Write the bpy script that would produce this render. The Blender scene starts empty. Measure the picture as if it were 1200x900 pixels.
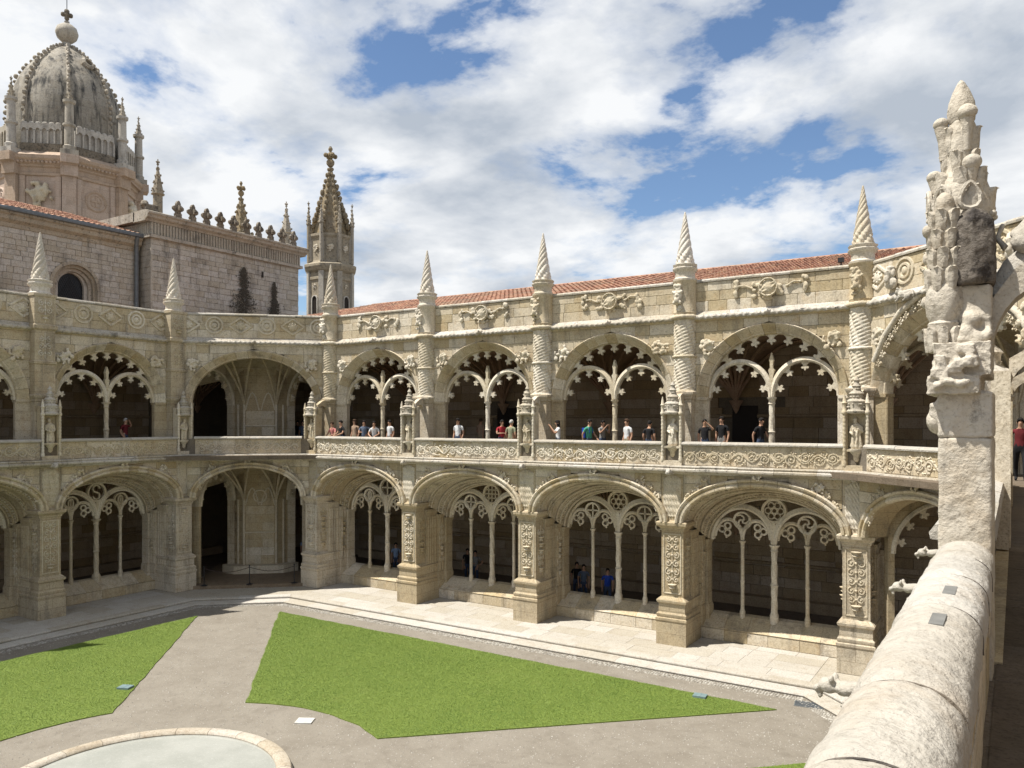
import bpy, math, random
import numpy as np
from math import sin, cos, pi, sqrt, radians
from mathutils import Matrix, Vector, noise as mnoise
random.seed(7)
S = bpy.context.scene
COL = S.collection

# ------------------------------------------------------------------ camera
HC, TH = 8.4, radians(32.6)
cam_d = bpy.data.cameras.new('camera'); cam = bpy.data.objects.new('camera', cam_d); COL.objects.link(cam)
cam_d.sensor_width = 36.0; cam_d.lens = 36.0 * 924.0 / 1200.0
cam_d.shift_y = 43.3 / 1200.0
cam_d.clip_start = 0.05; cam_d.clip_end = 2000
cam.location = (0, 0, HC); cam.rotation_euler = (pi / 2, 0, TH)
S.camera = cam
# ------------------------------------------------------------------ light
SUNV = Vector((-0.36, -0.345, 1.0)).normalized()
sun_d = bpy.data.lights.new('sun', 'SUN'); sun = bpy.data.objects.new('sun', sun_d); COL.objects.link(sun)
sun_d.energy = 5.0; sun_d.angle = radians(0.53); sun_d.color = (1.0, 0.95, 0.86)
sun.rotation_euler = SUNV.to_track_quat('Z', 'Y').to_euler(); sun.location = (-20, -20, 60)
S.view_settings.view_transform = 'Standard'; S.view_settings.look = 'None'
S.view_settings.exposure = 0.70; S.view_settings.gamma = 1.0; S.view_settings.use_curve_mapping = False
W_ = bpy.data.worlds.new('World'); S.world = W_; W_.use_nodes = True


def world():
    nt = W_.node_tree; nt.nodes.clear(); N = nt.nodes.new; L = nt.links.new
    out = N('ShaderNodeOutputWorld'); bg = N('ShaderNodeBackground'); L(bg.outputs[0], out.inputs[0])
    sky = N('ShaderNodeTexSky'); sky.sky_type = 'NISHITA'; sky.sun_disc = False
    sky.sun_elevation = math.asin(SUNV.z); sky.sun_rotation = math.atan2(SUNV.x, SUNV.y)
    sky.altitude = 50; sky.air_density = 1.0; sky.dust_density = 0.2; sky.ozone_density = 4.0
    sc = N('ShaderNodeVectorMath'); sc.operation = 'SCALE'; sc.inputs[3].default_value = 0.082
    L(sky.outputs[0], sc.inputs[0])
    # clouds on a flat layer: direction / (z + k)
    tc = N('ShaderNodeTexCoord'); sep = N('ShaderNodeSeparateXYZ'); L(tc.outputs['Generated'], sep.inputs[0])
    zz = N('ShaderNodeMath'); zz.operation = 'MAXIMUM'; zz.inputs[1].default_value = 0.0; L(sep.outputs[2], zz.inputs[0])
    za = N('ShaderNodeMath'); za.operation = 'ADD'; za.inputs[1].default_value = 0.22; L(zz.outputs[0], za.inputs[0])
    dv = []
    for i in (0, 1):
        d = N('ShaderNodeMath'); d.operation = 'DIVIDE'; L(sep.outputs[i], d.inputs[0]); L(za.outputs[0], d.inputs[1]); dv.append(d)
    cb = N('ShaderNodeCombineXYZ'); L(dv[0].outputs[0], cb.inputs[0]); L(dv[1].outputs[0], cb.inputs[1])
    cb.inputs[2].default_value = 3.7

    def nz(scale, detail, rough, dist, off):
        m = N('ShaderNodeVectorMath'); m.operation = 'ADD'; m.inputs[1].default_value = off; L(cb.outputs[0], m.inputs[0])
        n = N('ShaderNodeTexNoise'); n.inputs['Scale'].default_value = scale; n.inputs['Detail'].default_value = detail
        n.inputs['Roughness'].default_value = rough; n.inputs['Distortion'].default_value = dist
        L(m.outputs[0], n.inputs['Vector']); return n.outputs['Fac']
    a = nz(1.9, 10, 0.58, 0.15, (38.11, 0.11, 0)); b = nz(5.0, 8, 0.62, 0.1, (7.7, 1.3, 2))
    mx = N('ShaderNodeMath'); mx.operation = 'MULTIPLY_ADD'; mx.inputs[1].default_value = 0.16
    L(b, mx.inputs[0]); L(a, mx.inputs[2])
    r = N('ShaderNodeValToRGB'); e = r.color_ramp.elements
    e[0].position = 0.478; e[0].color = (0.0, 0.0, 0.0, 1); e[1].position = 0.60; e[1].color = (1, 1, 1, 1)
    x = e.new(0.532); x.color = (0.72, 0.72, 0.72, 1)
    L(mx.outputs[0], r.inputs[0])
    # cloud brightness
    sh = nz(2.4, 7, 0.55, 0.1, (0.4, 9.0, 5)); r2 = N('ShaderNodeValToRGB'); e = r2.color_ramp.elements
    e[0].position = 0.36; e[0].color = (0.30, 0.335, 0.385, 1); e[1].position = 0.60; e[1].color = (0.585, 0.595, 0.605, 1)
    L(sh, r2.inputs[0])
    m = N('ShaderNodeMixRGB'); L(r.outputs[0], m.inputs[0]); L(sc.outputs[0], m.inputs[1]); L(r2.outputs[0], m.inputs[2])
    L(m.outputs[0], bg.inputs[0]); bg.inputs[1].default_value = 1.0


world()

# ------------------------------------------------------------------ materials
MATS = {}


class NT:
    def __init__(s, name):
        s.m = bpy.data.materials.new(name); s.m.use_nodes = True; s.nt = s.m.node_tree
        s.b = s.nt.nodes['Principled BSDF']; s.b.inputs['Roughness'].default_value = 0.85
        s.b.inputs['Specular IOR Level'].default_value = 0.25
        MATS[name] = s.m

    def n(s, t, **k):
        o = s.nt.nodes.new(t)
        for a, v in k.items(): setattr(o, a, v)
        return o

    def l(s, a, b): s.nt.links.new(a, b)

    def pos(s): 
        if not hasattr(s, '_p'): s._p = s.n('ShaderNodeNewGeometry').outputs['Position']
        return s._p

    def scaled(s, v, sc):
        m = s.n('ShaderNodeVectorMath', operation='MULTIPLY'); m.inputs[1].default_value = sc; s.l(v, m.inputs[0]); return m.outputs[0]

    def noise(s, v, scale, detail=5, rough=0.6, dist=0.0):
        n = s.n('ShaderNodeTexNoise'); n.inputs['Scale'].default_value = scale; n.inputs['Detail'].default_value = detail
        n.inputs['Roughness'].default_value = rough; n.inputs['Distortion'].default_value = dist; s.l(v, n.inputs['Vector']); return n.outputs['Fac']

    def ramp(s, f, stops):
        r = s.n('ShaderNodeValToRGB'); e = r.color_ramp.elements
        while len(e) > len(stops): e.remove(e[-1])
        while len(e) < len(stops): e.new(1.0)
        for q, (p, c) in zip(e, stops):
            q.position = p; q.color = (c, c, c, 1) if isinstance(c, (int, float)) else (*c, 1)
        s.l(f, r.inputs[0]); return r.outputs[0]

    def mix(s, f, a, b, mode='MIX'):
        m = s.n('ShaderNodeMixRGB', blend_type=mode)
        for i, v in ((0, f), (1, a), (2, b)):
            if isinstance(v, (int, float)): m.inputs[i].default_value = v
            elif isinstance(v, tuple): m.inputs[i].default_value = (*v, 1)
            else: s.l(v, m.inputs[i])
        return m.outputs[0]

    def bump(s, h, strength, dist, prev=None):
        b = s.n('ShaderNodeBump'); b.inputs['Strength'].default_value = strength; b.inputs['Distance'].default_value = dist
        s.l(h, b.inputs['Height'])
        if prev is not None: s.l(prev, b.inputs['Normal'])
        return b.outputs[0]

    def color(s, c):
        if isinstance(c, tuple): s.b.inputs['Base Color'].default_value = (*c, 1)
        else: s.l(c, s.b.inputs['Base Color'])

    def normal(s, n): s.l(n, s.b.inputs['Normal'])


def stone(name, c1, c2, warm, dark, dark_at=0.64, streak=0.5, joints=None, bump=0.35, rnd=0.18, lich=0.62, sr=(0.54, 0.78), pits=1.0, blotch=0.25, island=False):
    t = NT(name); p = t.pos()
    big = t.noise(p, 0.55, 6, 0.62); mid = t.noise(p, 2.6, 6, 0.65); fine = t.noise(p, 16, 6, 0.7)
    c = t.mix(t.ramp(big, [(0.35, 0.0), (0.65, 1.0)]), c1, c2)
    c = t.mix(t.ramp(mid, [(0.52, 0.0), (0.72, 0.75)]), c, warm)
    oi = t.n('ShaderNodeNewGeometry').outputs['Random Per Island'] if island else t.n('ShaderNodeObjectInfo').outputs['Random']
    c = t.mix(t.ramp(oi, [(0.0, 0.0), (1.0, 1.0)]), c, t.mix(1.0, c, (1 - rnd * 1.1, 1 - rnd * 1.35, 1 - rnd * 1.9), 'MULTIPLY'))
    st = t.noise(t.scaled(p, (2.2, 2.2, 0.22)), 1.0, 6, 0.65)
    c = t.mix(t.ramp(st, [(sr[0], 0.0), (sr[1], streak)]), c, dark)
    bl = t.noise(t.scaled(p, (1, 1, .8)), 0.8, 9, 0.72, 0.3); c = t.mix(t.ramp(bl, [(0.52, 0.0), (0.66, blotch)]), c, dark)
    li = t.noise(p, 5.5, 8, 0.75)
    c = t.mix(t.ramp(li, [(dark_at, 0.0), (dark_at + 0.1, lich)]), c, dark)
    c = t.mix(t.ramp(fine, [(0.32, 0.55 * pits), (0.54, 0.0)]), c, t.mix(1.0, c, (0.48, 0.43, 0.36), 'MULTIPLY'))
    pit = t.noise(p, 42, 3, 0.6); c = t.mix(t.ramp(pit, [(0.33, 0.6 * pits), (0.46, 0.0)]), c, t.mix(1.0, c, (0.4, 0.36, 0.3), 'MULTIPLY'))
    nrm = t.bump(fine, bump, 0.02); nrm = t.bump(t.noise(p, 5, 5, 0.6), bump, 0.05, nrm)
    if joints:
        o = t.n('ShaderNodeTexCoord').outputs['Object']; sp = t.n('ShaderNodeSeparateXYZ'); t.l(o, sp.inputs[0])
        ad = t.n('ShaderNodeMath', operation='ADD'); t.l(sp.outputs[0], ad.inputs[0]); t.l(sp.outputs[1], ad.inputs[1])
        cv = t.n('ShaderNodeCombineXYZ'); t.l(ad.outputs[0], cv.inputs[0]); t.l(sp.outputs[2], cv.inputs[1])
        br = t.n('ShaderNodeTexBrick'); br.inputs['Scale'].default_value = 1.0; br.inputs['Mortar Size'].default_value = 0.008
        br.inputs['Brick Width'].default_value = joints[0]; br.inputs['Row Height'].default_value = joints[1]
        br.inputs['Mortar Smooth'].default_value = 0.3
        br.inputs['Color1'].default_value = (1, 1, 1, 1); br.inputs['Color2'].default_value = (0.86, 0.84, 0.8, 1); br.inputs['Mortar'].default_value = (0.5, 0.46, 0.4, 1)
        t.l(cv.outputs[0], br.inputs['Vector']); c = t.mix(0.8, c, br.outputs['Color'], 'MULTIPLY')
    t.color(c); t.normal(nrm); return t.m


LS = dict(dark_at=0.585, streak=0.8, lich=0.75, rnd=0.26, blotch=0.4)
stone('mortar_dark', (0.20, 0.175, 0.14), (0.16, 0.14, 0.115), (0.22, 0.18, 0.13), (0.08, 0.07, 0.06))
stone('limestone', (0.584, 0.520, 0.411), (0.647, 0.596, 0.508), (0.538, 0.429, 0.295), (0.15, 0.135, 0.115), **LS)
stone('limestone_coursed', (0.561, 0.498, 0.403), (0.617, 0.570, 0.490), (0.499, 0.405, 0.294), (0.15, 0.135, 0.115), joints=(0.95, 0.42), **LS)
stone('limestone_pale', (0.597, 0.551, 0.479), (0.643, 0.612, 0.562), (0.529, 0.465, 0.373), (0.16, 0.15, 0.135), streak=0.7, dark_at=0.60)
stone('limestone_carved', (0.599, 0.543, 0.443), (0.661, 0.618, 0.536), (0.545, 0.458, 0.337), (0.16, 0.145, 0.125), dark_at=0.62, streak=0.6)
stone('limestone_weathered', (0.546, 0.520, 0.478), (0.473, 0.446, 0.404), (0.483, 0.420, 0.336), (0.10, 0.095, 0.09), dark_at=0.55, streak=0.8, lich=0.85)
stone('rail_stone', (0.443, 0.424, 0.390), (0.408, 0.381, 0.339), (0.389, 0.335, 0.272), (0.20, 0.19, 0.17), dark_at=0.64, streak=0.35, bump=0.9, rnd=0.10, lich=0.4, pits=0.35)
stone('post_stone', (0.530, 0.493, 0.435), (0.466, 0.424, 0.355), (0.488, 0.408, 0.307), (0.13, 0.12, 0.105), dark_at=0.59, streak=0.6, bump=0.7, rnd=0.08, lich=0.7, pits=0.6)
stone('lichen_stone', (0.20, 0.175, 0.15), (0.12, 0.105, 0.09), (0.27, 0.235, 0.195), (0.035, 0.03, 0.028), dark_at=0.48, streak=0.5, bump=1.0, lich=0.9)
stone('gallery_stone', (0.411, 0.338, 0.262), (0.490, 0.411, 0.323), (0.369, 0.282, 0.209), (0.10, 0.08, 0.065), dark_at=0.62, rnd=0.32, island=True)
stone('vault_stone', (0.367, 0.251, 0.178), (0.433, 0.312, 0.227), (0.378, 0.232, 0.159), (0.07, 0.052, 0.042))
stone('church_stone', (0.441, 0.421, 0.388), (0.505, 0.485, 0.455), (0.423, 0.370, 0.309), (0.11, 0.10, 0.092), dark_at=0.57, streak=0.85, rnd=0.16, lich=0.75, blotch=0.6)
stone('church_trim', (0.455, 0.419, 0.362), (0.376, 0.345, 0.303), (0.372, 0.315, 0.232), (0.07, 0.065, 0.06), dark_at=0.54, streak=0.9, lich=0.85)
stone('dark_crest', (0.19, 0.165, 0.135), (0.27, 0.24, 0.20), (0.22, 0.17, 0.11), (0.04, 0.037, 0.034), dark_at=0.5, streak=0.8, lich=0.9)
stone('dome_stone', (0.40, 0.385, 0.36), (0.33, 0.315, 0.295), (0.29, 0.255, 0.21), (0.05, 0.05, 0.05), dark_at=0.54, streak=1.0, joints=(0.9, 0.55), lich=0.6, sr=(.485, .655))
stone('drum_stone', (0.569, 0.460, 0.400), (0.545, 0.455, 0.406), (0.523, 0.392, 0.320), (0.16, 0.14, 0.125), dark_at=0.62, streak=0.55, joints=(1.2, 0.6))
stone('spire_stone', (0.27, 0.22, 0.14), (0.32, 0.28, 0.22), (0.25, 0.165, 0.07), (0.06, 0.055, 0.05), dark_at=0.54, streak=0.85, lich=0.85)
stone('paving', (0.434, 0.413, 0.379), (0.473, 0.454, 0.421), (0.364, 0.321, 0.272), (0.20, 0.185, 0.17), dark_at=0.60, streak=0.3, rnd=0.14, lich=0.5, blotch=0.12)
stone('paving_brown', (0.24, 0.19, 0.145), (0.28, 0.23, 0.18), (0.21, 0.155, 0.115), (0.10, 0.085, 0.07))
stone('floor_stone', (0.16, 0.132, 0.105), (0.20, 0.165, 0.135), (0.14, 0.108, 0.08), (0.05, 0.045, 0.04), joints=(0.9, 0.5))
stone('basin_stone', (0.433, 0.391, 0.341), (0.480, 0.448, 0.401), (0.369, 0.309, 0.246), (0.16, 0.14, 0.115), dark_at=0.60, streak=0.3)


def plain(name, c, rough=0.7, metal=0.0, var=0.15, scale=8):
    t = NT(name); f = t.noise(t.pos(), scale, 4, 0.6)
    t.color(t.mix(t.ramp(f, [(0.3, 0.0), (0.7, 1.0)]), c, tuple(x * (1 - var * 2) for x in c)))
    t.b.inputs['Roughness'].default_value = rough; t.b.inputs['Metallic'].default_value = metal
    t.normal(t.bump(f, 0.2, 0.01)); return t.m


plain('dark_metal', (0.035, 0.035, 0.038), 0.5, 0.3); plain('zinc', (0.16, 0.18, 0.20), 0.5, 0.4)
plain('clamp_metal', (0.20, 0.20, 0.19), 0.6, 0.2); plain('lead_glass', (0.02, 0.022, 0.026), 0.35)
plain('opening_shade', (0.02, 0.014, 0.01), 0.6); plain('slab_white', (0.52, 0.51, 0.48), 0.7); plain('lid_blue', (0.17, 0.24, 0.25), 0.6)  # near-black of the openings: their inner shade as a flat colour
plain('rope', (0.05, 0.03, 0.03), 0.8)

t = NT('roof_tile'); p = t.pos()
f = t.noise(p, 3.0, 5, 0.7); g = t.noise(p, 0.6, 4, 0.6)
vo = t.n('ShaderNodeTexVoronoi'); vo.inputs['Scale'].default_value = 3.2; t.l(t.scaled(p, (1.25, 1.25, 1.6)), vo.inputs['Vector'])
c = t.mix(t.ramp(f, [(0.35, 0.0), (0.65, 1.0)]), (0.37, 0.18, 0.12), (0.31, 0.185, 0.135))
sx = t.n('ShaderNodeSeparateXYZ'); t.l(vo.outputs['Color'], sx.inputs[0])
c = t.mix(t.ramp(sx.outputs[0], [(0.55, 0.0), (0.85, 0.8)]), c, (0.46, 0.28, 0.18)); c = t.mix(t.ramp(sx.outputs[1], [(0.6, 0.0), (0.9, 0.85)]), c, (0.18, 0.085, 0.06))
c = t.mix(t.ramp(g, [(0.48, 0.0), (0.68, 0.65)]), c, (0.24, 0.19, 0.14)); t.color(c); t.normal(t.bump(f, 0.3, 0.02))

plain('tile_gap_shade', (0.13, 0.065, 0.045), .9)  # sheet under the tiles, shade of the gaps put into its colour
t = NT('gravel'); p = t.pos()
n1 = t.noise(p, 60, 4, 0.7); n2 = t.noise(p, 0.7, 8, 0.7, 0.4); n3 = t.noise(p, 6, 6, 0.7)
c = t.mix(t.ramp(n1, [(0.3, 0.0), (0.7, 1.0)]), (0.155, 0.138, 0.113), (0.298, 0.270, 0.228))
c = t.mix(t.ramp(n2, [(0.4, 0.0), (0.7, 0.6)]), c, (0.16, 0.139, 0.111)); c = t.mix(t.ramp(t.noise(p, 1.9, 9, 0.75), [(0.5, 0.0), (0.68, 0.45)]), c, (0.125, 0.108, 0.085)); c = t.mix(t.ramp(n3, [(0.55, 0.0), (0.75, 0.4)]), c, (0.27, 0.242, 0.202))
t.color(c); t.normal(t.bump(n3, .4, .04, t.bump(n1, 0.8, 0.02)))

t = NT('soil'); p = t.pos(); n1 = t.noise(p, 20, 5, 0.7)
t.color(t.mix(t.ramp(n1, [(0.3, 0.0), (0.7, 1.0)]), (0.12, 0.165, 0.03), (0.15, 0.20, 0.04))); t.normal(t.bump(n1, 0.5, 0.03))

t = NT('grass_blade'); p = t.pos(); n1 = t.noise(p, 0.42, 7, 0.68); n2 = t.noise(p, 1.4, 7, 0.7); n3 = t.noise(p, 40, 2, 0.5)
c = t.mix(t.ramp(n1, [(0.35, 0.0), (0.65, 1.0)]), (0.112, 0.180, 0.034), (0.172, 0.240, 0.052))
c = t.mix(t.ramp(n2, [(0.55, 0.0), (0.75, 0.55)]), c, (0.235, 0.255, 0.08)); c = t.mix(t.ramp(n3, [(0.4, 0.0), (0.7, 0.35)]), c, (0.105, 0.165, 0.02))
t.color(c); t.b.inputs['Roughness'].default_value = 0.6
try: t.b.inputs['Subsurface Weight'].default_value = 0.0
except Exception: pass

t = NT('cobble'); oi = t.n('ShaderNodeNewGeometry').outputs['Random Per Island']
t.color(t.mix(oi, (0.42, 0.40, 0.36), (0.24, 0.22, 0.19)))

t = NT('water'); p = t.pos()
n1 = t.noise(p, 7, 5, 0.65, 1.0); n2 = t.noise(p, 0.8, 4, 0.6); n3 = t.noise(p, 22, 5, 0.7, 1.5)
c = t.mix(t.ramp(n2, [(0.4, 0.0), (0.65, 1.0)]), (0.285, 0.292, 0.268), (0.34, 0.345, 0.32)); c = t.mix(t.ramp(n3, [(0.55, 0.0), (0.68, 0.6)]), c, (0.46, 0.47, 0.44))  # pale flecks put white reflections into the water's base colour
t.color(c); t.b.inputs['Roughness'].default_value = 0.05; t.normal(t.bump(n1, 0.16, 0.03)); t.b.inputs['Specular IOR Level'].default_value = 0.5


def cloth(name, c):
    t = NT(name); f = t.noise(t.pos(), 14, 4, 0.6)
    t.color(t.mix(t.ramp(f, [(0.35, 0.0), (0.7, 1.0)]), c, tuple(x * 0.72 for x in c))); t.b.inputs['Roughness'].default_value = 0.9
    t.normal(t.bump(f, 0.35, 0.02)); return name


for nm, c in dict(skin=(0.42, 0.25, 0.17), skin_tan=(0.30, 0.17, 0.11), hair_black=(0.012, 0.010, 0.009), hair_brown=(0.06, 0.035, 0.02), hair_grey=(0.42, 0.41, 0.40),
                  white_cloth=(0.58, 0.59, 0.60), black_cloth=(0.014, 0.014, 0.016), red_cloth=(0.30, 0.025, 0.035), maroon_cloth=(0.12, 0.016, 0.02), pink_cloth=(0.60, 0.24, 0.22),
                  tan_cloth=(0.34, 0.24, 0.17), green_cloth=(0.07, 0.30, 0.20), olive_cloth=(0.26, 0.27, 0.18), blue_cloth=(0.02, 0.06, 0.36), slate_cloth=(0.11, 0.14, 0.20), sky_cloth=(0.22, 0.30, 0.45),
                  grey_cloth=(0.24, 0.23, 0.22), denim=(0.05, 0.07, 0.12), khaki=(0.30, 0.25, 0.17)).items(): cloth(nm, c)


# ------------------------------------------------------------------ mesh builder
class MB:
    def __init__(s): s.v = []; s.f = []

    def add(s, vs, fs):
        o = len(s.v); s.v += [tuple(p) for p in vs]; s.f += [tuple(i + o for i in f) for f in fs]; return s

    def box(s, x0, x1, y0, y1, z0, z1):
        return s.add([(x0, y0, z0), (x1, y0, z0), (x1, y1, z0), (x0, y1, z0), (x0, y0, z1), (x1, y0, z1), (x1, y1, z1), (x0, y1, z1)],
                     [(3, 2, 1, 0), (4, 5, 6, 7), (0, 1, 5, 4), (1, 2, 6, 5), (2, 3, 7, 6), (3, 0, 4, 7)])

    def prism_y(s, poly, y0, y1):       # poly in (x,z), extruded along y; counter-clockwise seen from -y
        n = len(poly); vs = [(x, y0, z) for x, z in poly] + [(x, y1, z) for x, z in poly]
        fs = [tuple(range(n)), tuple(range(2 * n - 1, n - 1, -1))] + [(i, i + n, (i + 1) % n + n, (i + 1) % n) for i in range(n)]
        return s.add(vs, fs)

    def prism_x(s, poly, x0, x1):       # poly in (y,z)
        n = len(poly); vs = [(x0, y, z) for y, z in poly] + [(x1, y, z) for y, z in poly]
        fs = [tuple(range(n - 1, -1, -1)), tuple(range(n, 2 * n))] + [((i + 1) % n, (i + 1) % n + n, i + n, i) for i in range(n)]
        return s.add(vs, fs)

    def prism_z(s, poly, z0, z1):
        n = len(poly); vs = [(x, y, z0) for x, y in poly] + [(x, y, z1) for x, y in poly]
        fs = [tuple(range(n - 1, -1, -1)), tuple(range(n, 2 * n))] + [(i, (i + 1) % n, (i + 1) % n + n, i + n) for i in range(n)]
        return s.add(vs, fs)

    def rings(s, rs, cap=True, closed=True):    # list of rings of equal length
        n = len(rs[0]); vs = [p for r in rs for p in r]; fs = []
        for j in range(len(rs) - 1):
            for i in range(n if closed else n - 1):
                a = j * n + i; b = j * n + (i + 1) % n; fs.append((a, b, b + n, a + n))
        if cap: fs += [tuple(range(n - 1, -1, -1)), tuple(range((len(rs) - 1) * n, len(rs) * n))]
        return s.add(vs, fs)

    def lathe(s, prof, n=16, c=(0, 0), ph=0.0, rf=None, a0=0, a1=2 * pi):
        rs = []
        full = abs(a1 - a0 - 2 * pi) < 1e-6
        m = n if full else n + 1
        for r, z in prof:
            ring = []
            for i in range(m):
                a = a0 + (a1 - a0) * i / n + ph; rr = r * (rf(a, z) if rf else 1.0); ring.append((c[0] + rr * cos(a), c[1] + rr * sin(a), z))
            rs.append(ring)
        return s.rings(rs)

    def tube(s, pts, r, n=6, cap=True):
        pts = [Vector(p) for p in pts]; rs = []; up = None
        for i, p in enumerate(pts):
            d = (pts[min(i + 1, len(pts) - 1)] - pts[max(i - 1, 0)]).normalized()
            if up is None: up = Vector((0, 1, 0)) if abs(d.y) < 0.9 else Vector((1, 0, 0))
            u = (up - d * up.dot(d)); 
            if u.length < 1e-5: u = d.orthogonal()
            u.normalize(); up = u; w = d.cross(u)
            rr = r[i] if isinstance(r, (list, tuple)) else r
            rs.append([p + (u * cos(2 * pi * k / n) + w * sin(2 * pi * k / n)) * rr for k in range(n)])
        return s.rings(rs, cap)

    def ball(s, c, r, n=8, m=6, sc=(1, 1, 1)):
        rs = []
        for j in range(m + 1):
            a = -pi / 2 + pi * j / m; a = max(min(a, pi / 2 - .02), -pi / 2 + .02)
            rs.append([(c[0] + r * sc[0] * cos(a) * cos(2 * pi * i / n), c[1] + r * sc[1] * cos(a) * sin(2 * pi * i / n), c[2] + r * sc[2] * sin(a)) for i in range(n)])
        return s.rings(rs)

    def xf(s, M, start=0):
        for i in range(start, len(s.v)): s.v[i] = tuple(M @ Vector(s.v[i]))
        return s

    def mesh(s, name, mat, smooth=None):
        me = bpy.data.meshes.new(name); me.from_pydata(s.v, [], s.f)
        me.materials.append(MATS[mat])
        import bmesh
        bm = bmesh.new(); bm.from_mesh(me); bmesh.ops.recalc_face_normals(bm, faces=bm.faces); bm.to_mesh(me); bm.free()
        if smooth is not None:
            me.shade_smooth(); me.set_sharp_from_angle(angle=radians(smooth))
        return me


BASE = Matrix.Identity(4)


def put(name, me, parent=None, loc=(0, 0, 0), rz=0.0, sc=(1, 1, 1), M=None, base=False):
    o = bpy.data.objects.new(name, me); COL.objects.link(o)
    m = M if M is not None else Matrix.LocRotScale(Vector(loc), Matrix.Rotation(rz, 3, 'Z'), Vector(sc))
    if base: m = BASE @ m
    o.parent = parent; o.matrix_local = m
    return o


def thing(name, label, cat, loc=(0, 0, 0), rz=0.0, group=None, me=None):
    o = bpy.data.objects.new(name, me); COL.objects.link(o); o.location = loc; o.rotation_euler = (0, 0, rz)
    tag(o, label, cat, group); return o


def tag(o, label=None, cat=None, group=None, kind=None):
    if label: o['label'] = label
    if cat: o['category'] = cat
    if group: o['group'] = group
    if kind: o['kind'] = kind
    return o


CACHE = {}


def cached(key, fn):
    if key not in CACHE: CACHE[key] = fn()
    return CACHE[key]


def bake(me, mods, name, mat=None, smooth=True):
    """apply modifiers to a mesh and return the result"""
    o = bpy.data.objects.new('tmp', me); COL.objects.link(o)
    for t, kw in mods:
        m = o.modifiers.new(t, t)
        for k, v in kw.items(): setattr(m, k, v)
    dg = bpy.context.evaluated_depsgraph_get(); dg.update()
    r = bpy.data.meshes.new_from_object(o.evaluated_get(dg)); r.name = name
    bpy.data.objects.remove(o)
    if mat: r.materials.clear(); r.materials.append(MATS[mat])
    if smooth: r.shade_smooth()
    return r


def jitter(me, amp, scale, seed=0):
    """rough, worn surface: push vertices along the normal by noise"""
    n = len(me.vertices); co = np.empty(n * 3, 'f'); no = np.empty(n * 3, 'f')
    me.vertices.foreach_get('co', co); me.vertices.foreach_get('normal', no); co = co.reshape(-1, 3); no = no.reshape(-1, 3)
    d = np.array([mnoise.noise((x * scale + seed, y * scale + 2 * seed, z * scale)) + .5 * mnoise.noise((x * scale * 2.7 + seed, y * scale * 2.7, z * scale * 2.7 + 3)) for x, y, z in co.tolist()], 'f')
    me.vertices.foreach_set('co', (co + no * d[:, None] * amp).ravel()); me.update(); return me


def carve(mb, voxel, name, mat, amp=0.0, scale=6, seed=0):
    me = mb.mesh('raw', mat); r = bake(me, [('REMESH', dict(mode='VOXEL', voxel_size=voxel)), ('SMOOTH', dict(factor=0.5, iterations=2))], name, mat)
    if amp: jitter(r, amp, scale, seed)
    return r


# ------------------------------------------------------------------ shape helpers
def ell(cx, zs, a, b, t, r=0.0):
    """point on an arch (t=0 right foot, pi left foot) pushed outwards by r"""
    x, z = a * cos(t), b * sin(t); nx, nz = b * cos(t), a * sin(t); l = sqrt(nx * nx + nz * nz) or 1
    return cx + x + nx / l * r, zs + z + nz / l * r


def arch_sweep(mb, sec, cx, zs, a, b, t0, t1, n):
    """sec: closed list of (radial, y)"""
    rs = []
    for i in range(n + 1):
        t = t0 + (t1 - t0) * i / n; rs.append([(*[ell(cx, zs, a, b, t, r)[0]], y, ell(cx, zs, a, b, t, r)[1]) for r, y in sec])
    return mb.rings(rs)


def arch_wall(mb, x0, x1, z0, z1, cx, zs, a, b, y0, y1, n=28):
    """solid wall x0..x1, z0..z1 with an arched opening reaching down to z0"""
    L = [(cx - a, z0), (x0, z0), (x0, z1)]
    pts = [ell(cx, zs, a, b, pi - pi * i / n) for i in range(n + 1)]
    # strips left to right
    cols = [(p[0], max(p[1], z0)) for p in pts]
    if cols[0][0] > x0 + 1e-4: mb.prism_y([(x0, z0), (cols[0][0], z0), (cols[0][0], z1), (x0, z1)], y0, y1)
    if cols[-1][0] < x1 - 1e-4: mb.prism_y([(cols[-1][0], z0), (x1, z0), (x1, z1), (cols[-1][0], z1)], y0, y1)
    vs = []; fs = []
    for x, z in cols: vs += [(x, y0, z), (x, y0, z1), (x, y1, z), (x, y1, z1)]
    for i in range(n):
        k = 4 * i; fs += [(k, k + 4, k + 5, k + 1), (k + 6, k + 2, k + 3, k + 7), (k + 4, k, k + 2, k + 6), (k + 1, k + 5, k + 7, k + 3)]
    mb.add(vs, fs); return mb


def stone_block(mat):
    """unit block 0..1 with a chamfered front (front = -y)"""
    def f():
        c = 0.04; m = MB(); e = 0.02
        vs = [(0, c * 3, 0), (1, c * 3, 0), (1, c * 3, 1), (0, c * 3, 1), (e, 0, c), (1 - e, 0, c), (1 - e, 0, 1 - c), (e, 0, 1 - c), (0, 1, 0), (1, 1, 0), (1, 1, 1), (0, 1, 1)]
        fs = [(4, 5, 6, 7), (0, 1, 5, 4), (1, 2, 6, 5), (2, 3, 7, 6), (3, 0, 4, 7), (1, 0, 8, 9), (2, 1, 9, 10), (3, 2, 10, 11), (0, 3, 11, 8), (11, 10, 9, 8)]
        return m.add(vs, fs).mesh('stone', mat)
    return cached(('blk', mat), f)


GAP = 0.006


def course_split(x0, x1, lmin, lmax, rng):
    xs = [x0]
    while xs[-1] < x1 - lmax * 1.25: xs.append(xs[-1] + rng.uniform(lmin, lmax))
    if x1 - xs[-1] > lmax * 1.25: xs.append((xs[-1] + x1) / 2)
    xs.append(x1); return xs


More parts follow.
